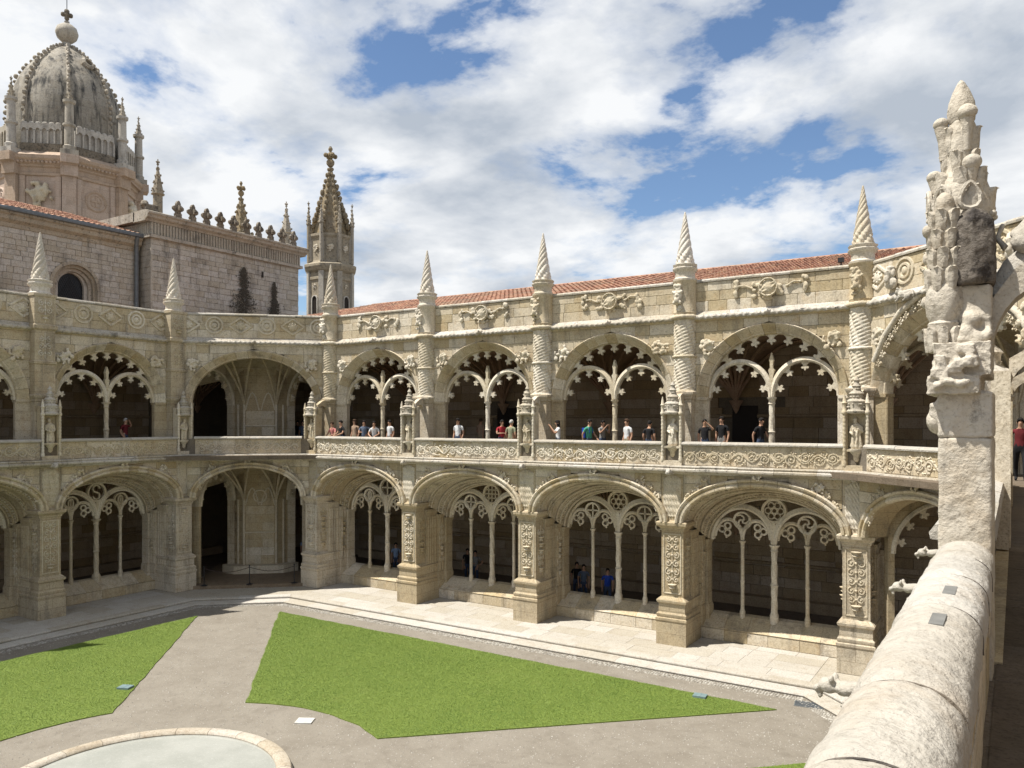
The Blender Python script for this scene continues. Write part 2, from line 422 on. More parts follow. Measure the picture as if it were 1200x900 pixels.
def spandrel_stones(key, x0, x1, z0, z1, h, cx, zs, a, b, y0, y1, mat, seed):
    """list of stone meshes filling the wall above an arch (a,b = extrados)"""
    def f():
        out = []; rng = random.Random(seed); nz = max(1, round((z1 - z0) / h)); hh = (z1 - z0) / nz
        for j in range(nz):
            za, zb = z0 + j * hh + GAP, z0 + (j + 1) * hh - GAP
            for side in (0, 1):
                xs = course_split(x0, cx, 0.55, 1.15, rng) if side == 0 else [2 * cx - q for q in course_split(2 * cx - x1, cx, 0.55, 1.15, rng)]
                for i in range(len(xs) - 1):
                    lo, hi = sorted((xs[i], xs[i + 1])); lo += GAP; hi -= GAP
                    poly = []
                    zz = [za + (zb - za) * q / 5 for q in range(6)]
                    lim = []
                    for z in zz:
                        if z < zs: w = a
                        else: w = a * sqrt(max(0, 1 - ((z - zs) / b) ** 2))
                        lim.append(w)
                    if side == 0:
                        R = [min(hi, cx - w) for w in lim]
                        ok = [(r, z) for r, z in zip(R, zz) if r > lo + 0.03]
                        if len(ok) < 2: continue
                        poly = [(lo, ok[0][1])] + ok + [(lo, ok[-1][1])]
                    else:
                        R = [max(lo, cx + w) for w in lim]
                        ok = [(r, z) for r, z in zip(R, zz) if r < hi - 0.03]
                        if len(ok) < 2: continue
                        poly = [(hi, ok[-1][1])] + ok[::-1] + [(hi, ok[0][1])]
                    d = rng.uniform(-0.008, 0.008)
                    out.append(MB().prism_y(poly, y0 + d, y1).mesh('stone', mat))
        return out
    return cached(key, f)


def voussoirs(key, n, sec, cx, zs, a, b, mat, seg=3, t0=0.0, t1=pi):
    def f():
        out = []
        for i in range(n):
            q0 = t0 + (t1 - t0) * i / n; q1 = t0 + (t1 - t0) * (i + 1) / n; g = 0.0022
            out.append(arch_sweep(MB(), sec, cx, zs, a, b, q0 + g, q1 - g, seg).mesh('voussoir', mat, 40))
        return out
    return cached(key, f)


def spiral(mb, cx, cz, r, y, turns=1.6, dirn=1, a0=0.0, th=0.03, n=18, seg=5):
    pts = []; rad = []
    for i in range(n + 1):
        q = i / n; a = a0 + dirn * turns * 2 * pi * q; rr = r * (1 - 0.85 * q); pts.append((cx + rr * cos(a), y - 0.012 * sin(q * pi), cz + rr * sin(a))); rad.append(th * (1.0 - 0.35 * q))
    mb.tube(pts, rad, seg); mb.ball((cx, y - 0.01, cz), th * 1.5, 6, 4)


def leaf(mb, x, z, l, w, ang, y, d=0.03):
    ca, sa = cos(ang), sin(ang); P = [(0, 0), (0.3 * l, w), (0.62 * l, w * 0.75), (0.8 * l, w * 1.05), (l, 0), (0.8 * l, -w * 1.05), (0.62 * l, -w * 0.75), (0.3 * l, -w)]
    vs = [(x + ca * p - sa * q, y + 0.02, z + sa * p + ca * q) for p, q in P] + [(x + ca * l * 0.5, y - d, z + sa * l * 0.5)]
    mb.add(vs, [(i, (i + 1) % 8, 8) for i in range(8)])


def scroll_frieze(mb, x0, x1, z0, z1, y, n, rng):
    w = (x1 - x0) / n; zc = (z0 + z1) / 2; h = (z1 - z0) / 2
    wave = []
    for i in range(n * 8 + 1):
        x = x0 + (x1 - x0) * i / (n * 8); wave.append((x, y, zc + h * 0.55 * sin((x - x0) / w * pi)))
    mb.tube(wave, 0.03, 5)
    for i in range(n):
        sgn = 1 if i % 2 else -1
        spiral(mb, x0 + (i + 0.5) * w + rng.uniform(-.03, .03), zc + sgn * h * 0.15, min(w * 0.44, h * 0.95) * rng.uniform(.85, 1.05), y, rng.uniform(1.3, 1.9), sgn, rng.uniform(0, 6), 0.03)
        for k in range(15):
            leaf(mb, x0 + (i + rng.random()) * w, zc + rng.uniform(-h, h) * 0.95, rng.uniform(.10, .2), rng.uniform(.03, .05), rng.uniform(0, 6.3), y, .045)


def candelabra(mb, x0, x1, z0, z1, y, rng):
    xc = (x0 + x1) / 2; hw = (x1 - x0) / 2; mb.tube([(xc, y, z0), (xc, y, z1)], 0.022, 5)
    z = z0 + hw * 0.3
    while z < z1 - hw * 0.5:
        r = hw * rng.uniform(0.38, 0.5); k = rng.random()
        if k < 0.75:
            for sg in (-1, 1):
                spiral(mb, xc + sg * hw * 0.52, z + r, r, y, 1.4, sg * (1 if k < .4 else -1), pi / 2, 0.024, 14)
                leaf(mb, xc + sg * 0.03, z + r * 1.2, hw * 0.8, 0.035, (pi / 2 - sg * 0.9) if k < .4 else -(pi / 2 - sg * .8), y)
            mb.ball((xc, y, z + r), r * 0.4, 6, 5)
            z += r * 2.3
        else:
            mb.lathe([(0.02, z), (hw * .45, z + .06), (hw * .3, z + .13), (hw * .62, z + .2), (0.02, z + .22)], 8, (xc, y)); z += .27
    return mb


def boss(seed, r, n=26, kind='leaf'):
    def f():
        rng = random.Random(seed); m = MB()
        m.ball((0, 0.02, 0), r * 0.62, 10, 8, (1, 0.35, 1))
        for i in range(n):
            a = rng.uniform(0, 2 * pi); q = r * sqrt(rng.uniform(0.1, 1)); s = r * rng.uniform(0.13, 0.26)
            m.ball((q * cos(a), -0.03 - rng.uniform(0, 0.06), q * sin(a)), s, 7, 5, (rng.uniform(.6, 1.4), 0.7, rng.uniform(.6, 1.4)))
        return carve(m, r * 0.075, 'boss', 'limestone_carved', r * 0.05, 3 / r, seed)
    return cached(('boss', seed, r), f)


def sphere_arms(sd=3):
    """armillary shield with wings over the bays of the lit wing"""
    def f():
        m = MB(); m.ball((0, -0.02, 0.05), 0.26, 14, 10, (1, 0.55, 1.05)); rng = random.Random(sd); m.tube([(.27 * cos(k * pi / 8), -.14, .05 + .27 * sin(k * pi / 8)) for k in range(17)], .028, 5); m.tube([(.27 * cos(k * pi / 8) * .8, -.15 + .02 * abs(cos(k)), .05 + .27 * sin(k * pi / 8) * .3 + .1 * cos(k * pi / 8)) for k in range(17)], .024, 5)
        for sg in (-1, 1):
            for k in range(9):
                a = rng.uniform(-1.0, 1.0); d = rng.uniform(.25, .52); m.ball((sg * d, 0, 0.02 + d * 0.45 * sin(a * 2)), rng.uniform(.045, .085), 7, 5, (1.3, .6, 1))
            m.tube([(sg * .5, 0, .05), (sg * .75, 0, .18), (sg * .95, 0, .16)], [.04, .03, .035], 6)
            for k in range(7):
                m.ball((sg * (1.02 + rng.uniform(-.08, .08)), 0, 0.08 + rng.uniform(-.28, .24)), rng.uniform(.05, .09), 7, 5, (1, .6, 1.2))
        for k in range(6): m.ball((rng.uniform(-.2, .2), 0, -.24 + rng.uniform(-.06, .06)), rng.uniform(.05, .08), 7, 5, (1, .6, 1))
        return carve(m, 0.020, 'heraldic_carving', 'limestone_carved', 0.012, 9, 2)
    return cached(('arms', sd), f)


def face_mask(seed):
    def f():
        rng = random.Random(seed); m = MB(); m.ball((0, 0, 0), .17, 10, 8, (.85, .6, 1.15))
        m.ball((0, -.12, -.01), .035, 6, 5, (.8, 1, 1.5)); m.ball((0, -.08, -.15), .09, 8, 6, (1, .8, 1.1))
        for sg in (-1, 1): m.ball((sg * .06, -.085, .07), .04, 6, 5, (1.2, .6, .6)); m.ball((sg * .13, -.03, .1), .055, 6, 5); m.ball((sg * .09, -.06, -.22), .06, 6, 5)
        for k in range(10): m.ball((rng.uniform(-.13, .13), -.03, .14 + rng.uniform(0, .16)), rng.uniform(.04, .07), 6, 5)
        for k in range(8): m.ball((rng.uniform(-.12, .12), 0, -.32 + rng.uniform(-.12, .1)), rng.uniform(.035, .06), 6, 5)
        return carve(m, .018, 'carved_mask', 'limestone_carved', .008, 12, seed)
    return cached(('mask', seed), f)

# ------------------------------------------------------------------ cloister: shared dimensions (metres, z = 0 is the terrace)
BW = 6.412            # bay width
FY = 28.05            # front plane of the far wing
XK0 = -30.12          # pier between corner bay and far wing
XL = -34.56           # front plane of the shaded wing
YL0 = 24.14
XN = -0.5             # front plane of the wing the camera stands in
YN0 = 24.15
UF = 6.70             # upper floor
TRY = 2.3             # depth of the lower tracery plane


def dq(y):            # depth along the reveal of a lower arch (stations listed for a 3 m reveal)
    return y if y < .4 else .4 + (y - .4) * (TRY - .4) / 2.6


def rect_loft(mb, prof, yb):
    rs = [[(-hw, yf, z), (hw, yf, z), (hw, yb, z), (-hw, yb, z)] for hw, yf, z in prof]
    return mb.rings(rs)


def lower_pier_mesh():
    m = MB()
    rect_loft(m, [(.585, 0, 0), (.585, 0, .88), (.61, -.025, .91), (.61, -.025, .99), (.56, .025, 1.02), (.58, .005, 1.08), (.58, .005, 1.15), (.52, .07, 1.21),
                  (.51, .075, 1.53), (.57, .01, 1.58), (.585, 0, 1.66), (.50, .08, 1.74), (.43, .15, 1.79), (.43, .15, 4.28), (.47, .11, 4.31), (.47, .11, 4.36), (.50, .08, 4.40),
                  (.585, -.01, 4.48), (.60, -.02, 4.58), (.56, .02, 4.62), (.43, .14, 4.66), (.43, .14, 6.44)], TRY + .1)
    for hw, y0, y1, zt in ((.51, dq(.95), dq(2.05), 4.25), (.61, dq(2.05), dq(2.65), 3.97), (.745, dq(2.6), TRY + .2, 3.80)):
        rect_loft(m, [(hw + .064, y0 - .04, 0.5), (hw + .064, y0 - .04, 1.143), (hw + .03, y0 - .01, 1.25), (hw, y0, 1.3), (hw, y0, zt - .2), (hw + .05, y0 - .03, zt - .12), (hw + .05, y0 - .03, zt)], y1)
    for sg in (-1, 1):
        for y in (1.15, 1.38, 1.62, 1.86, 2.2, 2.48): m.tube([(sg * (.51 if y < 2 else .61), dq(y), 1.3), (sg * (.51 if y < 2 else .61), dq(y), 3.9)], .045, 6)
    return m.mesh('lower_pier', 'limestone_coursed', 35)


def pier_panel_mesh(seed):
    m = MB(); candelabra(m, -.29, .29, 1.98, 4.05, .142, random.Random(seed))
    fr = [(-.33, 1.92), (.33, 1.92), (.33, 4.14), (-.33, 4.14)]
    for i in range(4):
        (a, b), (c, d) = fr[i], fr[(i + 1) % 4]; m.tube([(a, .15, b), (c, .15, d)], .028, 5)
    return m.mesh('carved_panel', 'limestone_carved', 60)


def flank_panel_mesh(seed):          # carved strips on the flanks of a lower pier
    m = MB(); rng = random.Random(seed)
    candelabra(m, -.26, .26, 1.95, 4.0, -.008, rng)
    return m.mesh('flank_carving', 'limestone', 60)


def pilaster_relief_mesh(seed):      # feathered diagonal ribs above the capital
    rng = random.Random(seed); nx, nz = 26, 60; m = MB(); vs = []; fs = []
    for j in range(nz + 1):
        for i in range(nx + 1):
            x = -.36 + .72 * i / nx; z = 4.78 + 1.6 * j / nz
            top = 6.38 - 0.9 * abs(x) ** 1.6
            q = (z * 1.0 + x * 1.6) / .17; fr = q - math.floor(q); h = 0.055 * (sin(pi * fr) ** 1.3) * (.7 + .3 * sin(x * 40 + math.floor(q) * 2))
            if z > top or i in (0, nx) or j in (0, nz): h = -0.02
            vs.append((x, .14 - h, z))
    for j in range(nz):
        for i in range(nx): a = j * (nx + 1) + i; fs.append((a, a + 1, a + nx + 2, a + nx + 1))
    return m.add(vs, fs).mesh('pilaster_relief', 'limestone_carved', 70)


def soffit_mesh(W):
    m = MB(); cx = W / 2
    st = [(.10, .45, 4.62, 6.05), (dq(.85), .46, 4.56, 6.02), (dq(.90), .50, 4.52, 5.95), (dq(1.5), .54, 4.30, 5.88), (dq(2.0), .58, 4.12, 5.80), (dq(2.05), .64, 4.05, 5.71), (dq(2.6), .70, 3.86, 5.61), (dq(2.66), .76, 3.80, 5.55), (TRY, .76, 3.78, 5.53)]
    n = 40; rs = []
    for y, hw, zs, ap in st: rs.append([(*[ell(cx, zs, cx - hw, ap - zs, pi - pi * i / n)[0]], y, ell(cx, zs, cx - hw, ap - zs, pi - pi * i / n)[1]) for i in range(n + 1)])
    m.rings(rs, cap=False, closed=False)
    for y, hw, zs, ap in ((dq(.60), .47, 4.56, 6.0), (dq(.78), .47, 4.55, 6.0), (dq(1.15), .54, 4.42, 5.90), (dq(1.4), .56, 4.33, 5.86), (dq(2.0), .64, 4.1, 5.74), (dq(2.3), .69, 3.97, 5.64), (dq(2.62), .77, 3.84, 5.54)):
        pts = [(ell(cx, zs, cx - hw, ap - zs, pi * i / n)[0], y, ell(cx, zs, cx - hw, ap - zs, pi * i / n)[1]) for i in range(n + 1)]
        m.tube(pts, .055, 6)
    return m.mesh('arch_soffit', 'limestone_coursed', 35)


def soffit_carving_mesh(W):
    """bands of leaf and bead ornament between the mouldings of the deep lower arch"""
    m = MB(); cx = W / 2; rng = random.Random(6)
    for y, hw, zs, ap, n in ((.42, .47, 4.60, 6.02, 46), (dq(1.27), .56, 4.38, 5.88, 50), (dq(2.15), .67, 4.03, 5.68, 46), (dq(2.46), .71, 3.91, 5.60, 46)):
        for i in range(n):
            t = pi * (i + .5) / n; x, z = ell(cx, zs, cx - hw, ap - zs, t)
            k = len(m.v); leaf(m, 0, 0, .15, .05, rng.uniform(-.5, .5), 0, .05)
            x2, z2 = ell(cx, zs, cx - hw, ap - zs, t, -1)
            inn = Vector((x2 - x, 0, z2 - z)).normalized(); tan = Vector((inn.z, 0, -inn.x)); yy = Vector((0, 1, 0))
            M = Matrix((( yy.x, -inn.x, tan.x, x), (yy.y, -inn.y, tan.y, y - .07), (yy.z, -inn.z, tan.z, z), (0, 0, 0, 1)))
            m.xf(M, k); m.ball((x + inn.x * .01, y + .08, z + inn.z * .01), .03, 5, 4)
    return m.mesh('soffit_carving', 'limestone_carved', 60)


def ring_mesh(r, th, dep, kind):
    m = MB(); n = 26
    sec = [(r - th, -dep), (r, -dep - .03), (r + th * .2, -dep), (r + th * .2, dep), (r - th, dep)]
    rs = [[((q) * cos(2 * pi * i / n), y, q * sin(2 * pi * i / n)) for q, y in sec] for i in range(n + 1)]
    m.rings(rs, cap=False)
    k = r - th
    if kind == 'cross':
        for a in range(4): m.tube([(0, 0, 0), (k * cos(a * pi / 2), 0, k * sin(a * pi / 2))], .04, 5)
    if kind == 'swirl':
        for a in range(3):
            o = a * 2 * pi / 3; m.tube([(k * q * cos(o + 2.4 * q), 0, k * q * sin(o + 2.4 * q)) for q in (0.02, .3, .55, .8, 1.02)], .045, 5)
    if kind == 'rose':
        for a in range(6):
            o = a * pi / 3; pc = (k * .62 * cos(o), k * .62 * sin(o)); m.tube([(pc[0] + k * .3 * cos(q * pi / 5), 0, pc[1] + k * .3 * sin(q * pi / 5)) for q in range(11)], .028, 5)
        m.tube([(k * .26 * cos(q * pi / 5), 0, k * .26 * sin(q * pi / 5)) for q in range(11)], .028, 5)
    if kind == 'grid':
        for a in (-.5, 0, .5):
            h = sqrt(1 - a * a) * k; m.tube([(a * k, 0, -h), (a * k, 0, h)], .032, 5); m.tube([(-h, 0, a * k), (h, 0, a * k)], .032, 5)
    if kind == 's':
        m.tube([(k * .45 * cos(q), 0, k * .45 + k * .45 * sin(q)) for q in (0, .8, 1.6, 2.4, 3.2, 4.0, 4.7)] + [(k * .45 * cos(q), 0, -k * .45 + k * .45 * sin(q)) for q in (1.57, .8, 0, -.8, -1.6, -2.4, -3.1)], .05, 5)
    if kind == 'oval':
        m.tube([(k * .42 * cos(q * pi / 6), 0, k * .8 * sin(q * pi / 6)) for q in range(13)], .045, 5); m.tube([(0, 0, -k), (0, 0, k)], .03, 5)
    return m.mesh('tracery_ring', 'limestone_carved', 40)


def column_mesh(r, z0, z1, bulge=True, name='column'):
    m = MB(); h = z1 - z0
    prof = [(r * 1.75, z0), (r * 1.75, z0 + .12), (r * 1.45, z0 + .16), (r * 1.5, z0 + .40), (r * 1.2, z0 + .46), (r, z0 + .52), (r, z0 + h * .5 - .05), (r * 1.3, z0 + h * .5), (r, z0 + h * .5 + .05),
            (r * .95, z1 - .26), (r * 1.25, z1 - .24), (r * 1.0, z1 - .2), (r * 1.15, z1 - .1), (r * 1.7, z1 - .05), (r * 1.75, z1)]
    dense = []
    for (ra, za), (rb, zb) in zip(prof, prof[1:]):
        k = max(1, int((zb - za) / .08))
        for q in range(k): dense.append((ra + (rb - ra) * q / k, za + (zb - za) * q / k))
    dense.append(prof[-1])
    rf = (lambda a, z: 1 + .10 * cos(4 * a + z * 9)) if bulge else None
    m.lathe(dense, 12, (0, 0), rf=rf); return m.mesh(name, 'limestone_carved', 45)


def branch_mesh(half, seed):
    """from a thin column's capital outwards to the jamb, ending in a pierced trefoil"""
    m = MB(); pts = []
    n = 12
    for i in range(n + 1):
        t = pi - (pi * .5 + pi * .5) * i / n * .96
        pts.append((half * .5 + half * .5 * cos(t), 0, .02 + half * .72 * sin(t)))
    m.tube(pts, .075, 6)
    # trefoil rings hanging from the curve
    c = (half * .60, half * .38)
    for a in (pi / 2 + .5, pi / 2 - 1.6, -pi / 2 - .4):
        q = (c[0] + .15 * cos(a), c[1] + .15 * sin(a)); m.tube([(q[0] + .12 * cos(k * pi / 5), 0, q[1] + .12 * sin(k * pi / 5)) for k in range(11)], .045, 5)
    m.ball((c[0] - .02, 0, c[1] - .30), .05, 6, 5)
    return m.mesh('tracery_branch', 'limestone_carved', 50)


def subarch_mesh(cx, zs, a, b, th, dep, y):
    sec = [(0, y - dep), (th * .35, y - dep - .04), (th * .7, y - dep), (th, y - dep + .03), (th, y + dep), (0, y + dep)]
    return arch_sweep(MB(), sec, cx, zs, a, b, 0, pi, 28).mesh('tracery_arch', 'limestone_carved', 35)


CUSP = [(-.36, -.04), (-.25, .0), (-.15, .045), (-.085, .10), (-.065, .16), (-.12, .175), (-.15, .22), (-.125, .265), (-.07, .27), (-.04, .255), (-.03, .31), (0, .36), (.03, .31), (.04, .255), (.07, .27), (.125, .265), (.15, .22), (.12, .175), (.065, .16), (.085, .10), (.15, .045), (.25, .0), (.36, -.04)]


def cusp_mesh(s=1.0, dep=.06):
    return cached(('cusp', s), lambda: MB().prism_y([(x * s, -z * s) for x, z in CUSP[::-1]], -dep, dep).mesh('cusp', 'limestone_carved'))


def place_cusps(parent, cx, zs, a, b, y, ts, s, inset=0.0):
    for t in ts:
        x, z = ell(cx, zs, a, b, t, inset); x2, z2 = ell(cx, zs, a, b, t, inset + 1)
        ang = math.atan2(x2 - x, z2 - z)
        put('cusp', cusp_mesh(s), parent, M=Matrix.Translation((x, y, z)) @ Matrix.Rotation(ang, 4, 'Y'))


RING_SEC = [(-.01, .16), (-.01, .02), (.04, -.035), (.10, -.035), (.13, .02), (.17, .03), (.20, -.05), (.26, -.07), (.30, -.03), (.30, .16)]


def lower_pier(P, x):
    o = put('lower_pier', cached('lpier', lower_pier_mesh), P, (x, 0, 0), base=True)
    k = random.randint(0, 2)
    put('carved_panel', cached(('lpp', k), lambda: pier_panel_mesh(k)), o)
    put('pilaster_relief', cached(('lpr', 0), lambda: pilaster_relief_mesh(0)), o)
    fp = cached(('fp', k), lambda: flank_panel_mesh(k + 5))
    for sg in (-1, 1):
        put('flank_carving', fp, o, M=Matrix.Translation((sg * .43, .55, 0)) @ Matrix.Rotation(sg * pi / 2, 4, 'Z'))
        put('flank_carving', fp, o, M=Matrix.Translation((sg * .615, dq(2.34), -.2)) @ Matrix.Rotation(sg * pi / 2, 4, 'Z') @ Matrix.Diagonal((.75, 1, .95, 1)))
    return o


def lower_bay(P, W, x, kinds=('swirl', 'rose'), tracery=True, bosses=True, seed=1, edge=.44):
    cx = W / 2; key = (round(W, 2), edge); a, b = cx - .45, 1.45
    so = put('arch_soffit', cached(('sof', key), lambda: soffit_mesh(W)), P, (x, 0, 0), base=True) if tracery else \
        put('arch_soffit', cached(('sofc', key), lambda: arch_sweep(MB(), [(-.005, .12), (-.005, .9), (.25, .9), (.25, .12)], cx, 4.6, a, b, 0, pi, 36).mesh('arch_soffit', 'limestone_coursed', 40)), P, (x, 0, 0), base=True)
    for me in voussoirs(('lv', key), 19, RING_SEC, cx, 4.6, a, b, 'limestone'): put('voussoir', me, so)
    if tracery: tag(put('soffit_carving', cached(('sofcv', key), lambda: soffit_carving_mesh(W)), so), kind='stuff')
    wl = put('spandrel', cached(('lsp', key), lambda: arch_wall(MB(), edge - .04, W - edge + .04, 4.6, 6.46, cx, 4.6, a + .05, b + .05, .24, .45).mesh('spandrel', 'mortar_dark')), P, (x, 0, 0), base=True)
    for me in spandrel_stones(('lss', key), edge, W - edge, 4.66, 6.44, .36, cx, 4.6, a + .30, b + .30, .13, .25, 'limestone', 5): put('stone', me, wl)
    if bosses:
        for i, (px, pz, r) in enumerate(((.70, 5.50, .21), (1.20, 6.08, .21), (W - .70, 5.50, .21), (W - 1.20, 6.08, .21), (.93, 5.86, .16), (W - .93, 5.86, .16), (.58, 5.12, .14), (W - .58, 5.12, .14))):
            put('carved_boss', boss(seed * 3 + i % 3, r), wl, (px, .11, pz))
    put('keystone_spout', boss(17, .16), wl, (cx, -.02, 6.42))
    if not tracery: return
    a2, b2, z2 = cx - .76, 1.76, 3.70; DT = (x, TRY - 3.0, .07)
    iw = put('window_wall', cached(('liw', key), lambda: arch_wall(MB(), .3, W - .3, 3.6, 6.5, cx, z2, a2, b2, 3.02, 3.3).mesh('window_wall', 'limestone_coursed')), P, DT, base=True)
    # sill and bench
    be = put('bench', cached(('ben', key), lambda: MB().prism_x([(1.70, 0), (TRY + .25, 0), (TRY + .25, .92), (TRY - .05, .84), (1.70, .43)], .4, W - .4).mesh('bench', 'limestone')), P, (x, 0, 0), base=True)
    rng = random.Random(9); xs = course_split(.55, W - .55, .7, 1.2, rng)
    for q0, q1 in zip(xs, xs[1:]):
        put('stone', stone_block('limestone'), be, (q0 + .004, 1.66, 0.004), sc=(q1 - q0 - .008, .1, .42))
        put('sill_slab', cached('sill', lambda: MB().prism_x([(0, 0), (TRY - 1.67, .40), (TRY - 1.43, .46), (TRY - 1.43, .50), (TRY - 1.67, .45), (0, .055), (-.03, .03)], 0, 1).mesh('sill_slab', 'limestone')), be, (q0 + .004, 1.67, .435), sc=(q1 - q0 - .008, 1, 1))
    tr = put('tracery', cached(('trm', key), lambda: arch_sweep(MB(), [(-.10, 2.92), (-.06, 2.86), (0, 2.88), (.06, 2.95), (.06, 3.1), (-.10, 3.1)], cx, z2, a2, b2, 0, pi, 40).mesh('tracery', 'limestone_carved', 40)), P, DT, base=True)
    h = (a2 - .05) / 2
    for sg in (-1, 1):
        c = cx + sg * (h + .0); put('tracery_arch', cached(('tla', key, sg), lambda: subarch_mesh(c, z2, h - .11, 1.22, .22, .1, 3.0)), tr)
        put('column', cached('colthin', lambda: column_mesh(.072, .6, 3.72, False)), tr, (c, 3.0, 0))
        for s2 in (-1, 1):
            put('tracery_branch', cached(('br', key), lambda: branch_mesh(h - .12, 0)), tr, (c, 3.0, 3.72), sc=(s2, 1, 1))
        put('tracery_ring', cached(('ring', .28, kinds[0]), lambda: ring_mesh(.345, .07, .06, kinds[0])), tr, (c, 3.0, 4.50))
    put('column', cached('colthick', lambda: column_mesh(.115, .6, 3.66, True)), tr, (cx, 3.0, 0))
    put('tracery_ring', cached(('ringb', kinds[1]), lambda: ring_mesh(.46, .085, .07, kinds[1])), tr, (cx, 3.0, 4.94))
    put('spandrel_stem', cached('stem', lambda: MB().prism_y([(-.09, 3.66), (.09, 3.66), (.12, 4.1), (.05, 4.5), (-.05, 4.5), (-.12, 4.1)], 2.9, 3.1).mesh('spandrel_stem', 'limestone_carved')), tr, (cx, 0, 0))


STRING = [(.3, 6.40), (.02, 6.42), (-.02, 6.47), (-.14, 6.50), (-.20, 6.55), (-.20, 6.61), (-.12, 6.65), (-.15, 6.70), (-.13, 6.74), (.3, 6.75)]


def rail_bay(P, W, x, seed=0, frieze=True):
    rng = random.Random(seed); key = round(W, 2)
    xs = course_split(0, W, 1.0, 1.7, rng)
    st = put('string_course', cached(('scb', key), lambda: MB().box(0, W, .05, .5, 6.44, 6.72).mesh('string_course', 'limestone')), P, (x, 0, 0), base=True)
    for q0, q1 in zip(xs, xs[1:]):
        put('moulding_stone', cached('scm', lambda: MB().prism_x(STRING, 0, 1).mesh('moulding_stone', 'limestone_weathered', 30)), st, (q0 + .004, rng.uniform(-.012, .012), rng.uniform(-.006, .006)), sc=(q1 - q0 - .008, 1, 1))
    ba = put('balustrade', cached(('bal', key), lambda: MB().box(0, W, .16, .36, 6.72, 7.5).mesh('balustrade', 'mortar_dark')), P, (x, 0, 0), base=True)
    xs = course_split(.40, W - .40, .8, 1.35, rng)
    for q0, q1 in zip(xs, xs[1:]): put('panel_stone', stone_block('limestone'), ba, (q0 + .003, .12, 6.75), sc=(q1 - q0 - .006, .1, .75))
    xs = course_split(.36, W - .36, 1.1, 1.9, rng)
    for q0, q1 in zip(xs, xs[1:]):
        put('coping_stone', cached('cop', lambda: MB().prism_x([(.16, 7.49), (.03, 7.50), (.02, 7.55), (.06, 7.61), (.14, 7.63), (.34, 7.63), (.44, 7.60), (.46, 7.52), (.36, 7.49)], 0, 1).mesh('coping_stone', 'rail_stone', 40)), ba,
            (q0 + .004, rng.uniform(-.008, .008), rng.uniform(-.006, .004)), sc=(q1 - q0 - .008, 1, 1))
    if frieze:
        k = seed % 5

        def fm():
            m = MB(); scroll_frieze(m, .5, W - .5, 6.82, 7.36, .112, max(6, int(W * 2.0)), random.Random(40 + k)); return m.mesh('frieze_carving', 'limestone_carved', 60)
        put('frieze_carving', cached(('fri', key, k), fm), ba)


def niche_post_mesh():
    m = MB()
    m.box(-.36, .36, .30, .52, 6.76, 9.05); m.box(-.40, .40, .02, .50, 6.74, 6.92)
    # niche cheeks
    m.box(-.36, -.27, .10, .32, 6.9, 8.75); m.box(.27, .36, .10, .32, 6.9, 8.75)
    m.box(-.37, .37, .06, .34, 7.38, 7.46)
    return m.mesh('niche_post', 'limestone')


def niche_colonnette_mesh():
    prof = [(.075, 6.9), (.085, 7.0), (.055, 7.08)]
    z = 7.08
    while z < 8.55: prof += [(.055, z + .02), (.068, z + .07), (.05, z + .12)]; z += .14
    prof += [(.09, z + .02), (.095, z + .10), (.06, z + .14), (.07, z + .34), (.095, z + .38), (.06, z + .42), (.05, z + .55), (.012, z + .70)]
    return MB().lathe(prof, 8).mesh('colonnette', 'limestone_carved', 50)


def canopy_mesh():
    m = MB(); rf = lambda a, z: 1 + .05 * cos(8 * a)
    m.lathe([(.10, 8.62), (.33, 8.66), (.35, 8.72), (.31, 8.76), (.29, 8.80), (.31, 9.0), (.33, 9.05), (.27, 9.10), (.20, 9.14), (.20, 9.28), (.23, 9.31), (.19, 9.36), (.13, 9.42), (.12, 9.52), (.15, 9.56), (.10, 9.6), (.07, 9.7), (.10, 9.75), (.06, 9.82), (.015, 9.9)], 16, (0, .20), rf=rf)
    rng = random.Random(4)
    for k in range(40):
        a = rng.uniform(pi, 2 * pi); z = rng.choice([8.86, 8.95, 9.2, 9.46]); r = .31 if z < 9.1 else (.2 if z < 9.4 else .13); m.ball((r * cos(a), .2 + r * sin(a), z), .035, 5, 4)
    return m.mesh('canopy', 'limestone_weathered', 50)


def strut_mesh():                     # small arch over the walk between niche post and pier
    m = MB(); n = 12; pts = [(.50 + .32 - .32 * cos(pi * i / n), 8.75 + .42 * sin(pi * i / n)) for i in range(n + 1)]
    poly = [(.50, 8.75)] + pts[1:-1] + [(1.14, 8.75), (1.14, 9.50), (.82, 9.42), (.50, 9.22)]
    m.prism_x(poly, -.11, .11); return m.mesh('strut', 'limestone')


